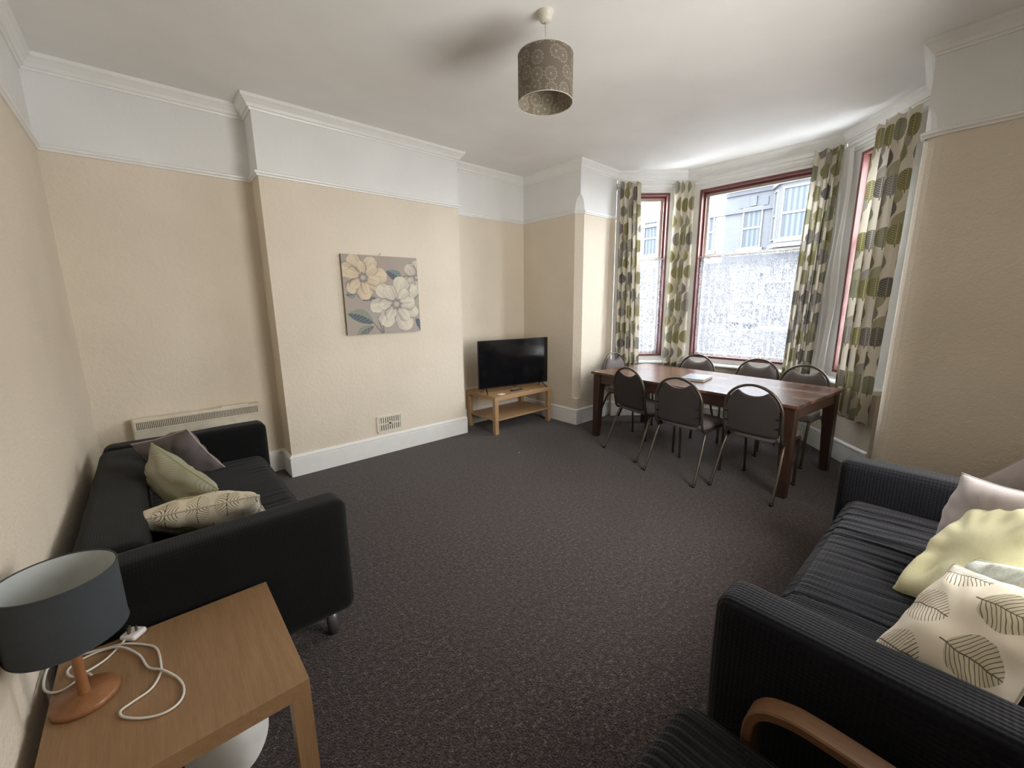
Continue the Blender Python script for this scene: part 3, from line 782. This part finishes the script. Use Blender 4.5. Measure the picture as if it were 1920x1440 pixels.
# ================================================================== STORAGE HEATER
hr = empty('wall_heater', (-.575, DA-.001, .12), 0, 'long cream panel heater on the alcove wall behind the left sofa', 'heater')
M_heat = plain('cream_enamel', (.68, .63, .51), .4); hw = .415
bm = bmesh.new(); box(bm, (-hw, -.095, 0), (hw, -.012, .555), .012, 3); bmobj('body', bm, M_heat, hr)
bm = bmesh.new()
for lo, hi in (((-hw+.01, -.101, .535), (hw-.01, -.094, .552)), ((-hw+.01, -.101, .466), (hw-.01, -.094, .478)), ((-hw+.01, -.101, .478), (-hw+.024, -.094, .535)), ((hw-.024, -.101, .478), (hw-.01, -.094, .535))): box(bm, lo, hi, .002)
bmobj('grille_frame', bm, M_heat, hr)
gb = boxo('grille_recess', (-hw+.02, -.0965, .474), (hw-.02, -.093, .54), M_dark, hr, 0)
bm = bmesh.new()
for k in range(72):
    x = -hw+.027+(2*hw-.054)*(k+.5)/72
    box(bm, (x-.0026, -.1005, .478), (x+.0026, -.096, .535))
tag(bmobj('grille_slats', bm, M_heat, hr), kind='stuff')
boxo('control_cover', (.14, -.08, .552), (.33, -.03, .562), M_heat, hr, .003)
boxo('wall_bracket', (-.3, -.014, .05), (.3, 0, .5), M_heat, hr, 0)

# ================================================================== TV STAND + TV
def lack(root, w, d, h, top, tm, lm, leg=.05, shelf=None):
    bm = bmesh.new(); box(bm, (-w/2, -d/2, h-top), (w/2, d/2, h), .0015); bmobj('tabletop', bm, tm, root)
    for sx in (-1, 1):
        for sy in (-1, 1):
            bm = bmesh.new(); x = sx*(w/2-leg/2); y = sy*(d/2-leg/2)
            box(bm, (x-leg/2, y-leg/2, 0), (x+leg/2, y+leg/2, h-top-.0005), .001); bmobj('leg', bm, lm, root)
    if shelf:
        bm = bmesh.new(); box(bm, (-w/2+.012, -d/2+.012, shelf), (w/2-.012, d/2-.012, shelf+.017), .001)
        bmobj('shelf', bm, tm, root)
ts = empty('television_stand', (2.503, -.055, 0), 0, 'light oak low table with a shelf carrying the television in the corner', 'tv stand')
lack(ts, .915, .55, .45, .052, M_oak, M_oakleg, shelf=.155)
def screen_mat():
    g = G('black_glass_screen'); nz = g.noise(g.coord(), 7, 4)
    return g.set((.004, .004, .005), g.ramp(nz, [(.35, .08), (.7, .16)]), spec=.55)
tv = empty('television', (2.477, -.175, .4505), -.185, 'black flat screen television on the oak stand', 'television')
bm = bmesh.new(); box(bm, (-.487, -.012, .055), (.487, .012, .622), .004); bmobj('casing', bm, M_black, tv)
bm = bmesh.new(); box(bm, (-.30, .012, .08), (.30, .045, .40), .01); bmobj('rear_housing', bm, M_black, tv)
boxo('screen', (-.481, -.0135, .070), (.481, -.0118, .616), screen_mat(), tv, 0)
boxo('sensor_tab', (-.02, -.016, .046), (.02, -.004, .056), M_black, tv, .002)
for sx in (-1, 1):
    bm = bmesh.new(); x = sx*.385
    tube(bm, [(x, .0, .075), (x+sx*.02, -.05, .035), (x+sx*.035, -.105, .0045)], (.008, .0045), 8)
    tube(bm, [(x, .0, .075), (x+sx*.02, .05, .035), (x+sx*.03, .095, .0045)], (.008, .0045), 8)
    bmobj('foot', bm, M_black, tv, True)
rm = empty('remote_control', (2.475, -.215, .4505), .0, 'slim black remote control lying in front of the television', 'remote')
bm = bmesh.new(); box(bm, (-.085, -.021, 0), (.085, .021, .016), .005, 3); bmobj('body', bm, M_black, rm)
M_btn = plain('grey_rubber_button', (.25, .25, .26), .6)
bm = bmesh.new()
for i in range(7):
    for j in range(3): box(bm, (-.07+i*.017, -.012+j*.010, .0155), (-.06+i*.017, -.006+j*.010, .0175))
tag(bmobj('buttons', bm, M_btn, rm), kind='stuff')
pp = boxo('paper_note', (-.045, -.03, 0), (.045, .03, .002), plain('white_paper', (.75, .74, .71), .8)); pp.location = (2.20, -.26, .4505); pp.rotation_euler = (0, 0, .3)
tag(pp, 'small crumpled white paper note on the left of the oak stand', 'paper')

# ================================================================== SOFT FURNITURE HELPERS
def axis_pts(lo, hi, r, n):
    e = [0, .08, .25, .45, .7, 1.0]
    return [lo+r*t for t in e]+[lo+r+(hi-lo-2*r)*k/n for k in range(1, n)]+[hi-r*t for t in e[::-1]]
def rounded(name, lo, hi, r, m, parent=None, n=(6, 6, 6), nz=0.0, nscale=4, seed=0, fn=None):
    A_ = [axis_pts(lo[i], hi[i], r, n[i]) for i in range(3)]; N = [len(a) for a in A_]; idx = {}; V = []; F = []
    def vid(i, j, k):
        key = (i, j, k)
        if key not in idx:
            p = Vector((A_[0][i], A_[1][j], A_[2][k])); q = Vector([min(max(p[t], lo[t]+r), hi[t]-r) for t in range(3)])
            d = p-q
            if d.length > 1e-9: p = q+d.normalized()*r
            if nz:
                dd = (p-Vector([(lo[t]+hi[t])/2 for t in range(3)])).normalized()
                p = p+dd*nz*noise.noise(p*nscale+Vector((seed, seed*2, 0)))
            if fn: p = fn(p)
            idx[key] = len(V); V.append(tuple(p))
        return idx[key]
    for ax in range(3):
        u, v = [t for t in range(3) if t != ax]
        for side in (0, N[ax]-1):
            for a in range(N[u]-1):
                for b in range(N[v]-1):
                    def mk(aa, bb):
                        c_ = [0, 0, 0]; c_[ax] = side; c_[u] = aa; c_[v] = bb; return vid(*c_)
                    f = (mk(a, b), mk(a+1, b), mk(a+1, b+1), mk(a, b+1))
                    flip = (side == 0) ^ (ax == 1)
                    F.append(f[::-1] if flip else f)
    return mesh(name, V, F, m, parent, True)
def seat_cover(name, x0, x1, yf, yb, z, zb, m, parent, amp, seed, across):
    """seat top and rounded front edge in one cloth surface, gathered into folds"""
    prof = []; nb = 26; r = .075
    for k in range(nb+1): prof.append((yb+(yf-r-yb)*k/nb, z))
    for k in range(1, 9):
        t = PI/2*k/8; prof.append((yf-r+r*math.sin(t), z-r+r*math.cos(t)))
    for k in range(1, 8): prof.append((yf-.006*k/8, z-r-(z-r-zb)*k/7))
    nx = 320; V, F = [], []
    for i in range(nx+1):
        s = i/nx; x = x0+(x1-x0)*s
        for j, (y, zz) in enumerate(prof):
            t = j/(len(prof)-1); e = min(1, min(s, 1-s)/.05)
            crown = .022*math.sin(PI*s)**.4*(1-t**3) if zz > z-.01 else 0
            ph = (x*across+2.6*noise.noise(Vector((x*3.5, y*2.0, seed)))+(y-yf)*2.2+.8*noise.noise(Vector((x*9, y*3, seed+5))))/PI
            fr = ph-math.floor(ph); kk = math.floor(ph)
            hsh = math.sin(kk*12.9898+seed)*43758.5453; hsh -= math.floor(hsh)
            dcr = min(fr, 1-fr)
            fold = math.exp(-(dcr/.13)**2)*(.35+.9*hsh)
            mask = min(1, max(0, noise.noise(Vector((x*1.7+seed, y*1.6, 2.0)))*1.3+.65))
            fine = noise.noise(Vector((x*34+y*5, y*5, seed+3)))*.35
            d = amp*(-fold*1.2+fine*.8+.25*math.cos(2*PI*fr))*mask*e
            ny, nz_ = (0, 1) if zz > z-1e-6 else ((y-(yf-r))/r, max(0, (zz-(z-r))/r)) if zz > z-r else (1, 0)
            V.append((x, y+ny*d, zz+nz_*d+crown))
    k = len(prof)
    for i in range(nx):
        for j in range(k-1):
            a = i*k+j; F.append((a, a+k, a+k+1, a+1))
    return mesh(name, V, F, m, parent, True)
def sofa(loc, rz, L, H_, m, label, amp, seed, across, seatf=-.03, group=None):
    root = empty('sofa', loc, rz, label, 'sofa')
    aw = .175; dp_ = .88
    for x0 in (0, L-aw):
        o = rounded('arm', (x0, -dp_+.01, .115), (x0+aw, 0, H_), .05, m, root, (4, 14, 8), .006, 3.0, seed)
    rounded('backrest', (aw-.01, -dp_, .115), (L-aw+.01, -dp_+.21, H_), .05, m, root, (20, 4, 8), .008, 3.0, seed+1)
    seat_cover('seat', aw-.005, L-aw+.005, seatf, -dp_+.20, .425, .12, m, root, amp, seed, across)
    bm = bmesh.new(); box(bm, (aw, -dp_+.1, .11), (L-aw, -.08, .30)); bmobj('base', bm, M_black, root)
    for x in (.07, L-.07):
        for y in (-.10, -dp_+.08):
            bm = bmesh.new(); tube(bm, [(x, y, 0), (x, y, .125)], .024, 20); bmobj('leg', bm, M_steel, root, True)
    return root
sofa((-.245, -.34, 0), -PI/2, 1.80, .66, M_sofa1, 'black two seat sofa against the left wall in front of the panel heater', .006, 3, 40)
sofa((.355, -3.455, 0), 0, 1.775, .635, M_sofa2, 'navy black waffle textured sofa on the right with a gathered creased seat', .014, 8, 32, seatf=-.045)

def cushion(P, T, m, pipe, label, seed, name='cushion', group=None, uvs=(.45, .45), uvo=(0, 0), crease=.010, pinch=.10, n=34):
    """P: four corners in order; bulges to both sides by T/2"""
    P = [Vector(p) for p in P]; ctr = sum(P, Vector())/4
    nrm = ((P[1]-P[0]).cross(P[3]-P[0])+(P[2]-P[1]).cross(P[3]-P[2])).normalized()
    org = Vector((ctr.x, ctr.y, min(p.z for p in P)))
    def pos(u, v, side):
        # pull edge midpoints inwards so the corners stand out
        a = 2*u-1; b = 2*v-1
        ua = a*(1-pinch*(1-b*b)*abs(a)**3); vb = b*(1-pinch*(1-a*a)*abs(b)**3)
        uu = (ua+1)/2; vv = (vb+1)/2
        p = P[0]*(1-uu)*(1-vv)+P[1]*uu*(1-vv)+P[2]*uu*vv+P[3]*(1-uu)*vv
        th = T/2*max(0, (1-abs(a)**2.6)*(1-abs(b)**2.6))**.55
        w = noise.noise(Vector((u*4+seed, v*4, seed*1.7)))
        rad = math.atan2(b, a); rr = math.hypot(a, b)
        w2 = math.sin(rad*14+seed+2*noise.noise(Vector((a*2, b*2, seed))))*max(0, rr-.35)*(1.25-min(1.25, rr))
        d = th*side+(w*crease*1.6+w2*crease*1.5)*side*(1 if th > 0 else 0)*min(1, th/(T*.15)) 
        return p+nrm*d
    V, F, U = [], [], []; k = n+1
    for side in (1, -1):
        base = len(V)
        for j in range(k):
            for i in range(k):
                u, v = i/n, j/n
                u = .5-.5*math.cos(PI*u); v = .5-.5*math.cos(PI*v)
                V.append(tuple(pos(u, v, side)-org)); U.append((u*uvs[0]+uvo[0], v*uvs[1]+uvo[1]))
        for j in range(n):
            for i in range(n):
                a = base+j*k+i; f = (a, a+1, a+k+1, a+k); F.append(f if side == 1 else f[::-1])
    root = empty(name, tuple(org), 0, label, 'cushion', group)
    mesh('cover', V, F, m, root, True, uv=U)
    edge = []
    for i in range(28): edge.append(pos(i/28, 0, 1)-org)
    for i in range(28): edge.append(pos(1, i/28, 1)-org)
    for i in range(28): edge.append(pos(1-i/28, 1, 1)-org)
    for i in range(28): edge.append(pos(0, 1-i/28, 1)-org)
    bm = bmesh.new(); tube(bm, edge, .0035, 6, closed=True); bmobj('piping', bm, pipe, root, True)
    return root
# left sofa
cushion([(-.96, -.88, .76), (-.72, -1.16, .86), (-.57, -.98, .55), (-.82, -.70, .45)], .12, M_charcoal, M_pipe, 'dark mauve grey cushion standing behind the green cushion on the left sofa', 1, pinch=.08)
cushion([(-.92, -1.10, .60), (-.87, -1.17, .82), (-.66, -1.62, .66), (-.76, -1.42, .46)], .13, M_leafgrey, M_limepipe, 'lime and sage cushion with pale stitched leaf in the middle of the left sofa cushions', 2, pinch=.05)
cushion([(-1.00, -1.64, .62), (-.54, -1.90, .69), (-.48, -1.60, .47), (-.92, -1.34, .47)], .15, M_leafcush, M_olivepipe, 'cream leaf print cushion lying against the near arm of the left sofa', 3, pinch=.04, uvs=(.75, .75), uvo=(.03, .1))
# right sofa
cushion([(1.53, -3.86, .46), (1.60, -3.905, .80), (1.30, -4.17, .88), (1.28, -4.11, .47)], .16, M_mauve, M_pipe, 'dusty mauve cushion nearest the far arm of the right sofa', 4)
cushion([(1.14, -3.79, .44), (1.52, -3.94, .70), (1.26, -4.20, .86), (.98, -4.10, .47)], .15, M_lime, M_limepipe, 'lime green velvety cushion slumped between the mauve and pale sage ones', 5, crease=.016, pinch=.10)
cushion([(1.07, -3.90, .46), (1.12, -3.97, .66), (.86, -4.16, .84), (.82, -4.10, .47)], .14, M_pale, M_pale, 'pale sage plush cushion behind the cream leaf print cushion on the right sofa', 6, crease=.014)
cushion([(.56, -3.78, .52), (.86, -3.92, .74), (.72, -4.14, .82), (.48, -4.02, .48)], .17, M_leafcush2, M_olivepipe, 'cream cushion with large line drawn leaves beside the near arm of the right sofa', 7, uvs=(.62, .62))
cushion([(2.72, -3.84, .32), (2.78, -4.16, .66), (2.72, -4.42, .42), (2.66, -4.06, .04)], .20, M_mauve, M_mauve, 'large grey cushion on the floor between the right sofa and the window wall', 9, n=24)

# ================================================================== SIDE TABLE, LAMP
M_oaklegd = oak('darker_oak_foil_upright', (.215, .125, .060), (.31, .185, .095), axis=(14, 14, 1))
st2 = empty('side_table', (-.870, -2.462, 0), 0, 'square oak effect side table at the near end of the left sofa', 'table')
lack(st2, .55, .565, .45, .05, M_oaky, M_oaklegd)
def linen(name, col): return fabric(name, col, .12, 500, .9, .05)
M_lshade = linen('charcoal_linen_shade', (.047, .053, .060)); M_lin = plain('white_shade_lining', (.46, .50, .50), .7)
lp = empty('table_lamp', (-1.070, -2.405, .4505), 0, 'small table lamp with charcoal drum shade and turned wooden base', 'lamp')
lathe('base', [(.001, 0), (.066, 0), (.070, .005), (.070, .013), (.066, .019), (.012, .024)], M_beech, lp, 48)
lathe('pole', [(.0125, .018), (.0115, .09), (.0105, .19), (.0105, .215), (.004, .217)], M_beech, lp, 20)
lathe('lamp_holder', [(.013, .21), (.015, .215), (.015, .25), (.010, .262), (.002, .263)], M_rose, lp, 20)
ls = drum('lamp_shade', .115, .205, .378, M_lshade, lp)
tag(drum('shade_lining', .115, .206, .377, M_lin, ls, inside=True, th=.002), 'pale lining inside the shade')
for z in (.205, .378):
    bm = bmesh.new(); tube(bm, [(.1145*math.cos(2*PI*k/64), .1145*math.sin(2*PI*k/64), z) for k in range(64)], .0022, 6, closed=True)
    bmobj('rim', bm, M_lshade, ls, True)
bm = bmesh.new()
for k in range(3):
    a = 2*PI*k/3+.2; tube(bm, [(.012*math.cos(a), .012*math.sin(a), .25), (.05*math.cos(a), .05*math.sin(a), .24), (.1140*math.cos(a), .1140*math.sin(a), .21)], .0014, 6)
bmobj('shade_spider', bm, M_rose, lp)
M_cord = plain('white_flex', (.62, .60, .55), .45)
cp = [(-1.055, -2.355, .008), (-1.073, -2.30, .004), (-1.114, -2.327, .004), (-1.14, -2.321, .004), (-1.160, -2.285, .002), (-1.166, -2.225, .0), (-1.160, -2.185, .001), (-1.124, -2.185, .004), (-1.039, -2.210, .004), (-.995, -2.235, .010), (-.951, -2.269, .004), (-.919, -2.319, .004), (-.911, -2.404, .004),
      (-.913, -2.443, .004), (-.934, -2.489, .004), (-.973, -2.507, .004), (-.996, -2.520, .004), (-.988, -2.548, .004), (-.951, -2.585, .004), (-.909, -2.604, .004), (-.877, -2.592, .004), (-.865, -2.551, .004), (-.876, -2.496, .004), (-.907, -2.44, .010), (-.939, -2.392, .004), (-.960, -2.315, .004), (-1.0, -2.25, .012), (-1.05, -2.215, .005), (-1.10, -2.222, .004), (-1.118, -2.25, .004), (-1.10, -2.30, .012), (-1.07, -2.298, .011), (-1.036, -2.267, .004), (-1.005, -2.228, .006), (-.990, -2.212, .012)]
bm = bmesh.new(); tube(bm, smoothpts([(x+1.068, y+2.405, z) for x, y, z in cp], 6), .0031, 7); cord = bmobj('cord', bm, M_cord, lp, True)
M_plug = plain('white_plug', (.66, .63, .63), .35); M_brass = plain('dull_brass_pin', (.16, .13, .10), .35, .8)
pg = rounded('plug', (-.026, -.026, 0), (.026, .024, .020), .009, M_plug, cord, (2, 2, 1)); pg.location = (.095, .205, .001); pg.rotation_euler = (0, 0, -.75)
# pins are part of the plug mesh
bm = bmesh.new(); bm.from_mesh(pg.data)
nf = len(bm.faces)
for lo, hi in (((-.013, -.002, .018), (-.009, .004, .038)), ((.009, -.002, .018), (.013, .004, .038)), ((-.002, -.017, .018), (.002, -.009, .043))): box(bm, lo, hi)
pg.data.materials.append(M_brass)
bm.faces.ensure_lookup_table()
for f in bm.faces[nf:]: f.material_index = 1
bm.to_mesh(pg.data); bm.free()
# ribbed white bin under the table
prof = []
for k in range(25):
    t = k/24; z = .22*t; r = .072+.040*math.sin(PI*min(1, t*1.05))**.8
    for d in (0, .5): prof.append((r+(.005 if d == 0 else -.004), z+.22/24*d))
prof = [(.001, .001), (.070, .0)]+prof[:-1]
M_bin = plain('white_ribbed_paper', (.62, .61, .59), .6)
bn = lathe('paper_lantern', prof, M_bin, None, 48, (-.79, -2.415, .0)); tag(bn, 'white ribbed round paper lantern standing on the carpet under the side table', 'lantern')

# ================================================================== ARMCHAIR (bottom right)
ac = empty('armchair', (-.045, -3.88, 0), 0, 'black ribbed armchair with bentwood armrest in the bottom right corner', 'armchair')
def ribs(p):
    return Vector((p.x, p.y, p.z+.004*math.cos(p.x*2*PI/.028)*(1 if p.z > .30 else 0)))
rounded('seat_cushion', (-.265, -.14, .245), (.262, .425, .395), .055, M_sofa1, ac, (50, 8, 2), fn=ribs)
bm = bmesh.new()
for sx in (-1, 1):
    x = sx*.302
    pts = smoothpts([(x, .19, 0), (x, .245, .22), (x, .262, .38), (x, .245, .450), (x, .190, .484), (x, .10, .492), (x, -.12, .478), (x, -.36, .44)], 7)
    b2 = bmesh.new(); rows = []
    for q_ in range(len(pts)):
        p_ = pts[q_]; t_ = (pts[min(q_+1, len(pts)-1)]-pts[max(q_-1, 0)]).normalized(); n_ = Vector((0, -t_.z, t_.y))
        rows.append([b2.verts.new(p_+Vector((dx, 0, 0))+n_*dn) for dx, dn in ((-.027, -.013), (.027, -.013), (.031, -.009), (.031, .009), (.027, .013), (-.027, .013), (-.031, .009), (-.031, -.009))])
    for ra, rb in zip(rows[:-1], rows[1:]):
        for q_ in range(8): b2.faces.new((ra[q_], ra[(q_+1) % 8], rb[(q_+1) % 8], rb[q_]))
    b2.faces.new(rows[0][::-1]); b2.faces.new(rows[-1]); bmesh.ops.recalc_face_normals(b2, faces=b2.faces)
    bmobj('armrest', b2, M_bent, ac)
    b2 = bmesh.new(); tube(b2, smoothpts([(x, .22, .03), (x, -.1, .10), (x, -.36, .30), (x, -.42, .44)], 6), (.028, .013), 4); bmobj('side_rail', b2, M_bent, ac)
bm.free()
rounded('back_cushion', (-.265, -.02, 0), (.262, .12, .62), .05, M_sofa1, ac, (20, 2, 10)).matrix_local = Matrix.Translation((0, -.16, .30)) @ Matrix.Rotation(math.radians(22), 4, 'X')

# ================================================================== DINING TABLE
TA = math.radians(-5.3); TZ = .74; TL, TW = 2.02, .985
dt = empty('dining_table', (3.235, -2.108, 0), TA, 'long brown plank effect dining table in front of the bay window', 'table')
bm = bmesh.new(); box(bm, (-TW/2, -TL/2, TZ-.024), (TW/2, TL/2, TZ), .002); bmobj('tabletop', bm, M_dine, dt)
for sx in (-1, 1):
    lo = (min(sx*(TW/2-.035), sx*(TW/2-.057)), -TL/2+.10, TZ-.125); hi = (max(sx*(TW/2-.035), sx*(TW/2-.057)), TL/2-.10, TZ-.024)
    boxo('apron', lo, hi, M_dineap, dt, .002)
for sy in (-1, 1):
    lo = (-TW/2+.10, min(sy*(TL/2-.035), sy*(TL/2-.057)), TZ-.125); hi = (TW/2-.10, max(sy*(TL/2-.035), sy*(TL/2-.057)), TZ-.024)
    boxo('apron', lo, hi, M_dineap, dt, .002)
for sx in (-1, 1):
    for sy in (-1, 1):
        bm = bmesh.new(); x0, y0 = sx*(TW/2-.022), sy*(TL/2-.022); a, b = .088, .062
        V = [bm.verts.new((x0-sx*i*w_, y0-sy*j*w_, z)) for z, w_ in ((0, b), (TZ-.13, a), (TZ-.0245, a)) for i, j in ((0, 0), (1, 0), (1, 1), (0, 1))]
        for l in range(2):
            for k in range(4):
                f = [V[l*4+k], V[l*4+(k+1) % 4], V[l*4+4+(k+1) % 4], V[l*4+4+k]]; bm.faces.new(f)
        bm.faces.new(V[0:4]); bm.faces.new(V[8:12])
        bmesh.ops.recalc_face_normals(bm, faces=bm.faces)
        bmobj('leg', bm, M_dineleg, dt)
# folder on the table
fo = empty('information_folder', (3.19, -2.075, TZ+.0005), math.radians(8), 'thick folder of papers with a pale blue cover lying on the dining table', 'folder')
M_cov = None
def cover_mat():
    g = G('pale_blue_printed_cover'); co = g.coord(); a = g.noise(co, 22, 3, .7); b = g.noise(co, 9, 2)
    c_ = g.ramp(a, [(.35, (.08, .12, .18)), (.48, (.20, .245, .31)), (.62, (.30, .33, .37))]); c_ = g.mix(g.ramp(b, [(.5, 0.0), (.65, .5)]), c_, (.26, .25, .20))
    return g.set(c_, .35)
boxo('pages', (-.145, -.105, .003), (.142, .102, .022), plain('paper_stack', (.55, .50, .45), .8), fo, .001)
tag(boxo('cover', (-.150, -.110, .0225), (.150, .108, .026), cover_mat(), fo, .001), 'pale blue cover')
tag(boxo('back_cover', (-.150, -.110, 0), (.150, .108, .003), plain('brown_card', (.14, .09, .07), .6), fo, .001), 'brown card underneath')

# ================================================================== CHAIRS
def make_chair(loc, rz, label):
    root = empty('dining_chair', loc, rz, label, 'chair', 'round backed banquet chairs round the dining table')
    hw_ = .205; R_ = (.0125, .0085)
    # local frame: +x is where the sitter looks
    def hoop_x(z): return -.205-(z-.44)*.13
    hp = []
    for s in (1,):
        side = [(.205, hw_-.012, .0), (.200, hw_-.006, .25), (.185, hw_, .405), (.150, hw_+.002, .430), (-.05, hw_+.004, .432), (-.165, hw_+.004, .434), (-.200, hw_+.004, .462)]
        side += [(hoop_x(z), hw_+.004, z) for z in (.52, .60, .66)]
    arc = []
    for k in range(1, 16):
        a = PI*k/16; z = .665+.205*math.sin(a); arc.append((hoop_x(z), (hw_+.004)*math.cos(a), z))
    pts = side+arc+[(x, -y, z) for x, y, z in side[::-1]]
    bm = bmesh.new(); tube(bm, smoothpts(pts, 3), .0115, 8); bmobj('hoop_frame', bm, M_tube, root, True)
    for s in (1, -1):
        bm = bmesh.new(); tube(bm, smoothpts([(.02, s*.19, .425), (-.11, s*.205, .418), (-.165, s*.214, .37), (-.235, s*.224, .20), (-.322, s*.232, .0)], 5), .0115, 8)
        bmobj('rear_leg', bm, M_tube, root, True)
    bm = bmesh.new(); tube(bm, [(-.03, -.20, .420), (-.03, .20, .420)], .009, 8); tube(bm, [(.12, -.20, .420), (.12, .20, .420)], .009, 8); bmobj('crossbar', bm, M_tube, root, True)
    # back pad with a scooped hand hole below the top of the hoop
    def outer(y):
        t = min(1, abs(y)/(hw_-.012)); return .665+.192*math.sqrt(max(0, 1-t*t))
    n = 36; V, F = [], []; hole = .098
    def topz(y):
        if abs(y) < hole:
            ed = outer(hole); return ed-.012-.034*(1-(y/hole)**2)**.8
        return outer(y)
    ys = [-(hw_-.014)*math.cos(PI*i/n) for i in range(n+1)]
    nzr = 14
    def grid(side, th, shrink):
        base = len(V)
        for y in ys:
            zt = topz(y)-shrink; zb = .470+shrink+.03*(abs(y)/hw_)**6
            if zt < zb+.01: zt = zb+.01
            for j in range(nzr+1):
                t = j/nzr; z = zb+(zt-zb)*t
                ey = 1-(abs(y)/(hw_-.014))**6; ez = 1-abs(2*t-1)**8
                V.append((hoop_x(z)+side*(.006+th*(max(0, ey*ez))**.6), y*(1-.0*shrink), z))
        return base
    b0 = grid(1, .026, 0); k = nzr+1
    for i in range(n):
        for j in range(nzr): F.append((b0+i*k+j, b0+(i+1)*k+j, b0+(i+1)*k+j+1, b0+i*k+j+1))
    b1 = grid(-1, .0, 0)
    for i in range(n):
        for j in range(nzr): F.append((b1+i*k+j, b1+i*k+j+1, b1+(i+1)*k+j+1, b1+(i+1)*k+j))
    for i in range(n):
        F.append((b0+i*k, b1+i*k, b1+(i+1)*k, b0+(i+1)*k)); F.append((b0+i*k+nzr, b0+(i+1)*k+nzr, b1+(i+1)*k+nzr, b1+i*k+nzr))
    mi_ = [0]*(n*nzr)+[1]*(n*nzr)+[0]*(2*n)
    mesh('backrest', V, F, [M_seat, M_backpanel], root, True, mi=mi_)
    # seat pad: rounded trapezoid
    bm = bmesh.new(); pr = []
    for i in range(48):
        a = 2*PI*i/48; ca, sa = math.cos(a), math.sin(a); e = 2/5
        x = .215*abs(ca)**e*(1 if ca >= 0 else -1); y = .205*abs(sa)**e*(1 if sa >= 0 else -1)
        y *= 1+.05*(x/.215); pr.append((x+.01, y))
    layers = [(.436, .97), (.440, 1.0), (.462, 1.01), (.476, .985), (.484, .93), (.489, .80), (.492, .5)]
    Rg = [[bm.verts.new(((x-.01)*s_+.01, y*s_, z)) for x, y in pr] for z, s_ in layers]
    for a, b in zip(Rg[:-1], Rg[1:]):
        for i in range(48): bm.faces.new((a[i], a[(i+1) % 48], b[(i+1) % 48], b[i]))
    bm.faces.new(Rg[0][::-1]); bm.faces.new(Rg[-1])
    bmobj('seat', bm, M_seat, root, True)
    for s in (1, -1):
        for z in (.56, .635):
            bm = bmesh.new(); box(bm, (hoop_x(z)-.012, s*.190-.016, z-.006), (hoop_x(z)-.004, s*.190+.016, z+.006), .001); bmobj('clip', bm, M_black, root)
        for x, y in ((.205, hw_-.012), (-.325, .232)):
            bm = bmesh.new(); tube(bm, [(x, s*y, 0), (x, s*y, .022)], .0135, 10); bmobj('foot_cap', bm, M_black, root, True)
    return root
proto = None
def chair(x, y, ang, label):
    global proto
    if proto is None:
        proto = make_chair((x, y, 0), ang, label); return proto
    c_ = copy_tree(proto); c_.location = (x, y, 0); c_.rotation_euler = (0, 0, ang); c_['label'] = label; return c_
# (rear feet midpoint measured in the photograph; the chair origin lies .322 m in front of it)
def place(fx, fy, ang, label):
    a = math.radians(ang); return chair(fx+.322*math.cos(a), fy+.322*math.sin(a), a, label)
place(2.555, -1.648, -15, 'banquet chair on the room side, turned a little, nearest the television')
place(2.386, -2.254, -3, 'banquet chair in the middle of the room side of the dining table')
place(2.500, -2.788, -4, 'banquet chair on the room side at the end nearest the right sofa')
place(4.10, -1.69, 180, 'banquet chair on the window side in front of the slim curtain')
place(4.17, -2.32, 182, 'banquet chair in the middle of the window side of the table')
place(3.99, -2.80, 176, 'banquet chair on the window side at the end nearest the far right curtain')
place(3.53, -.80, -93, 'banquet chair at the far head of the table beside the white wall corner')
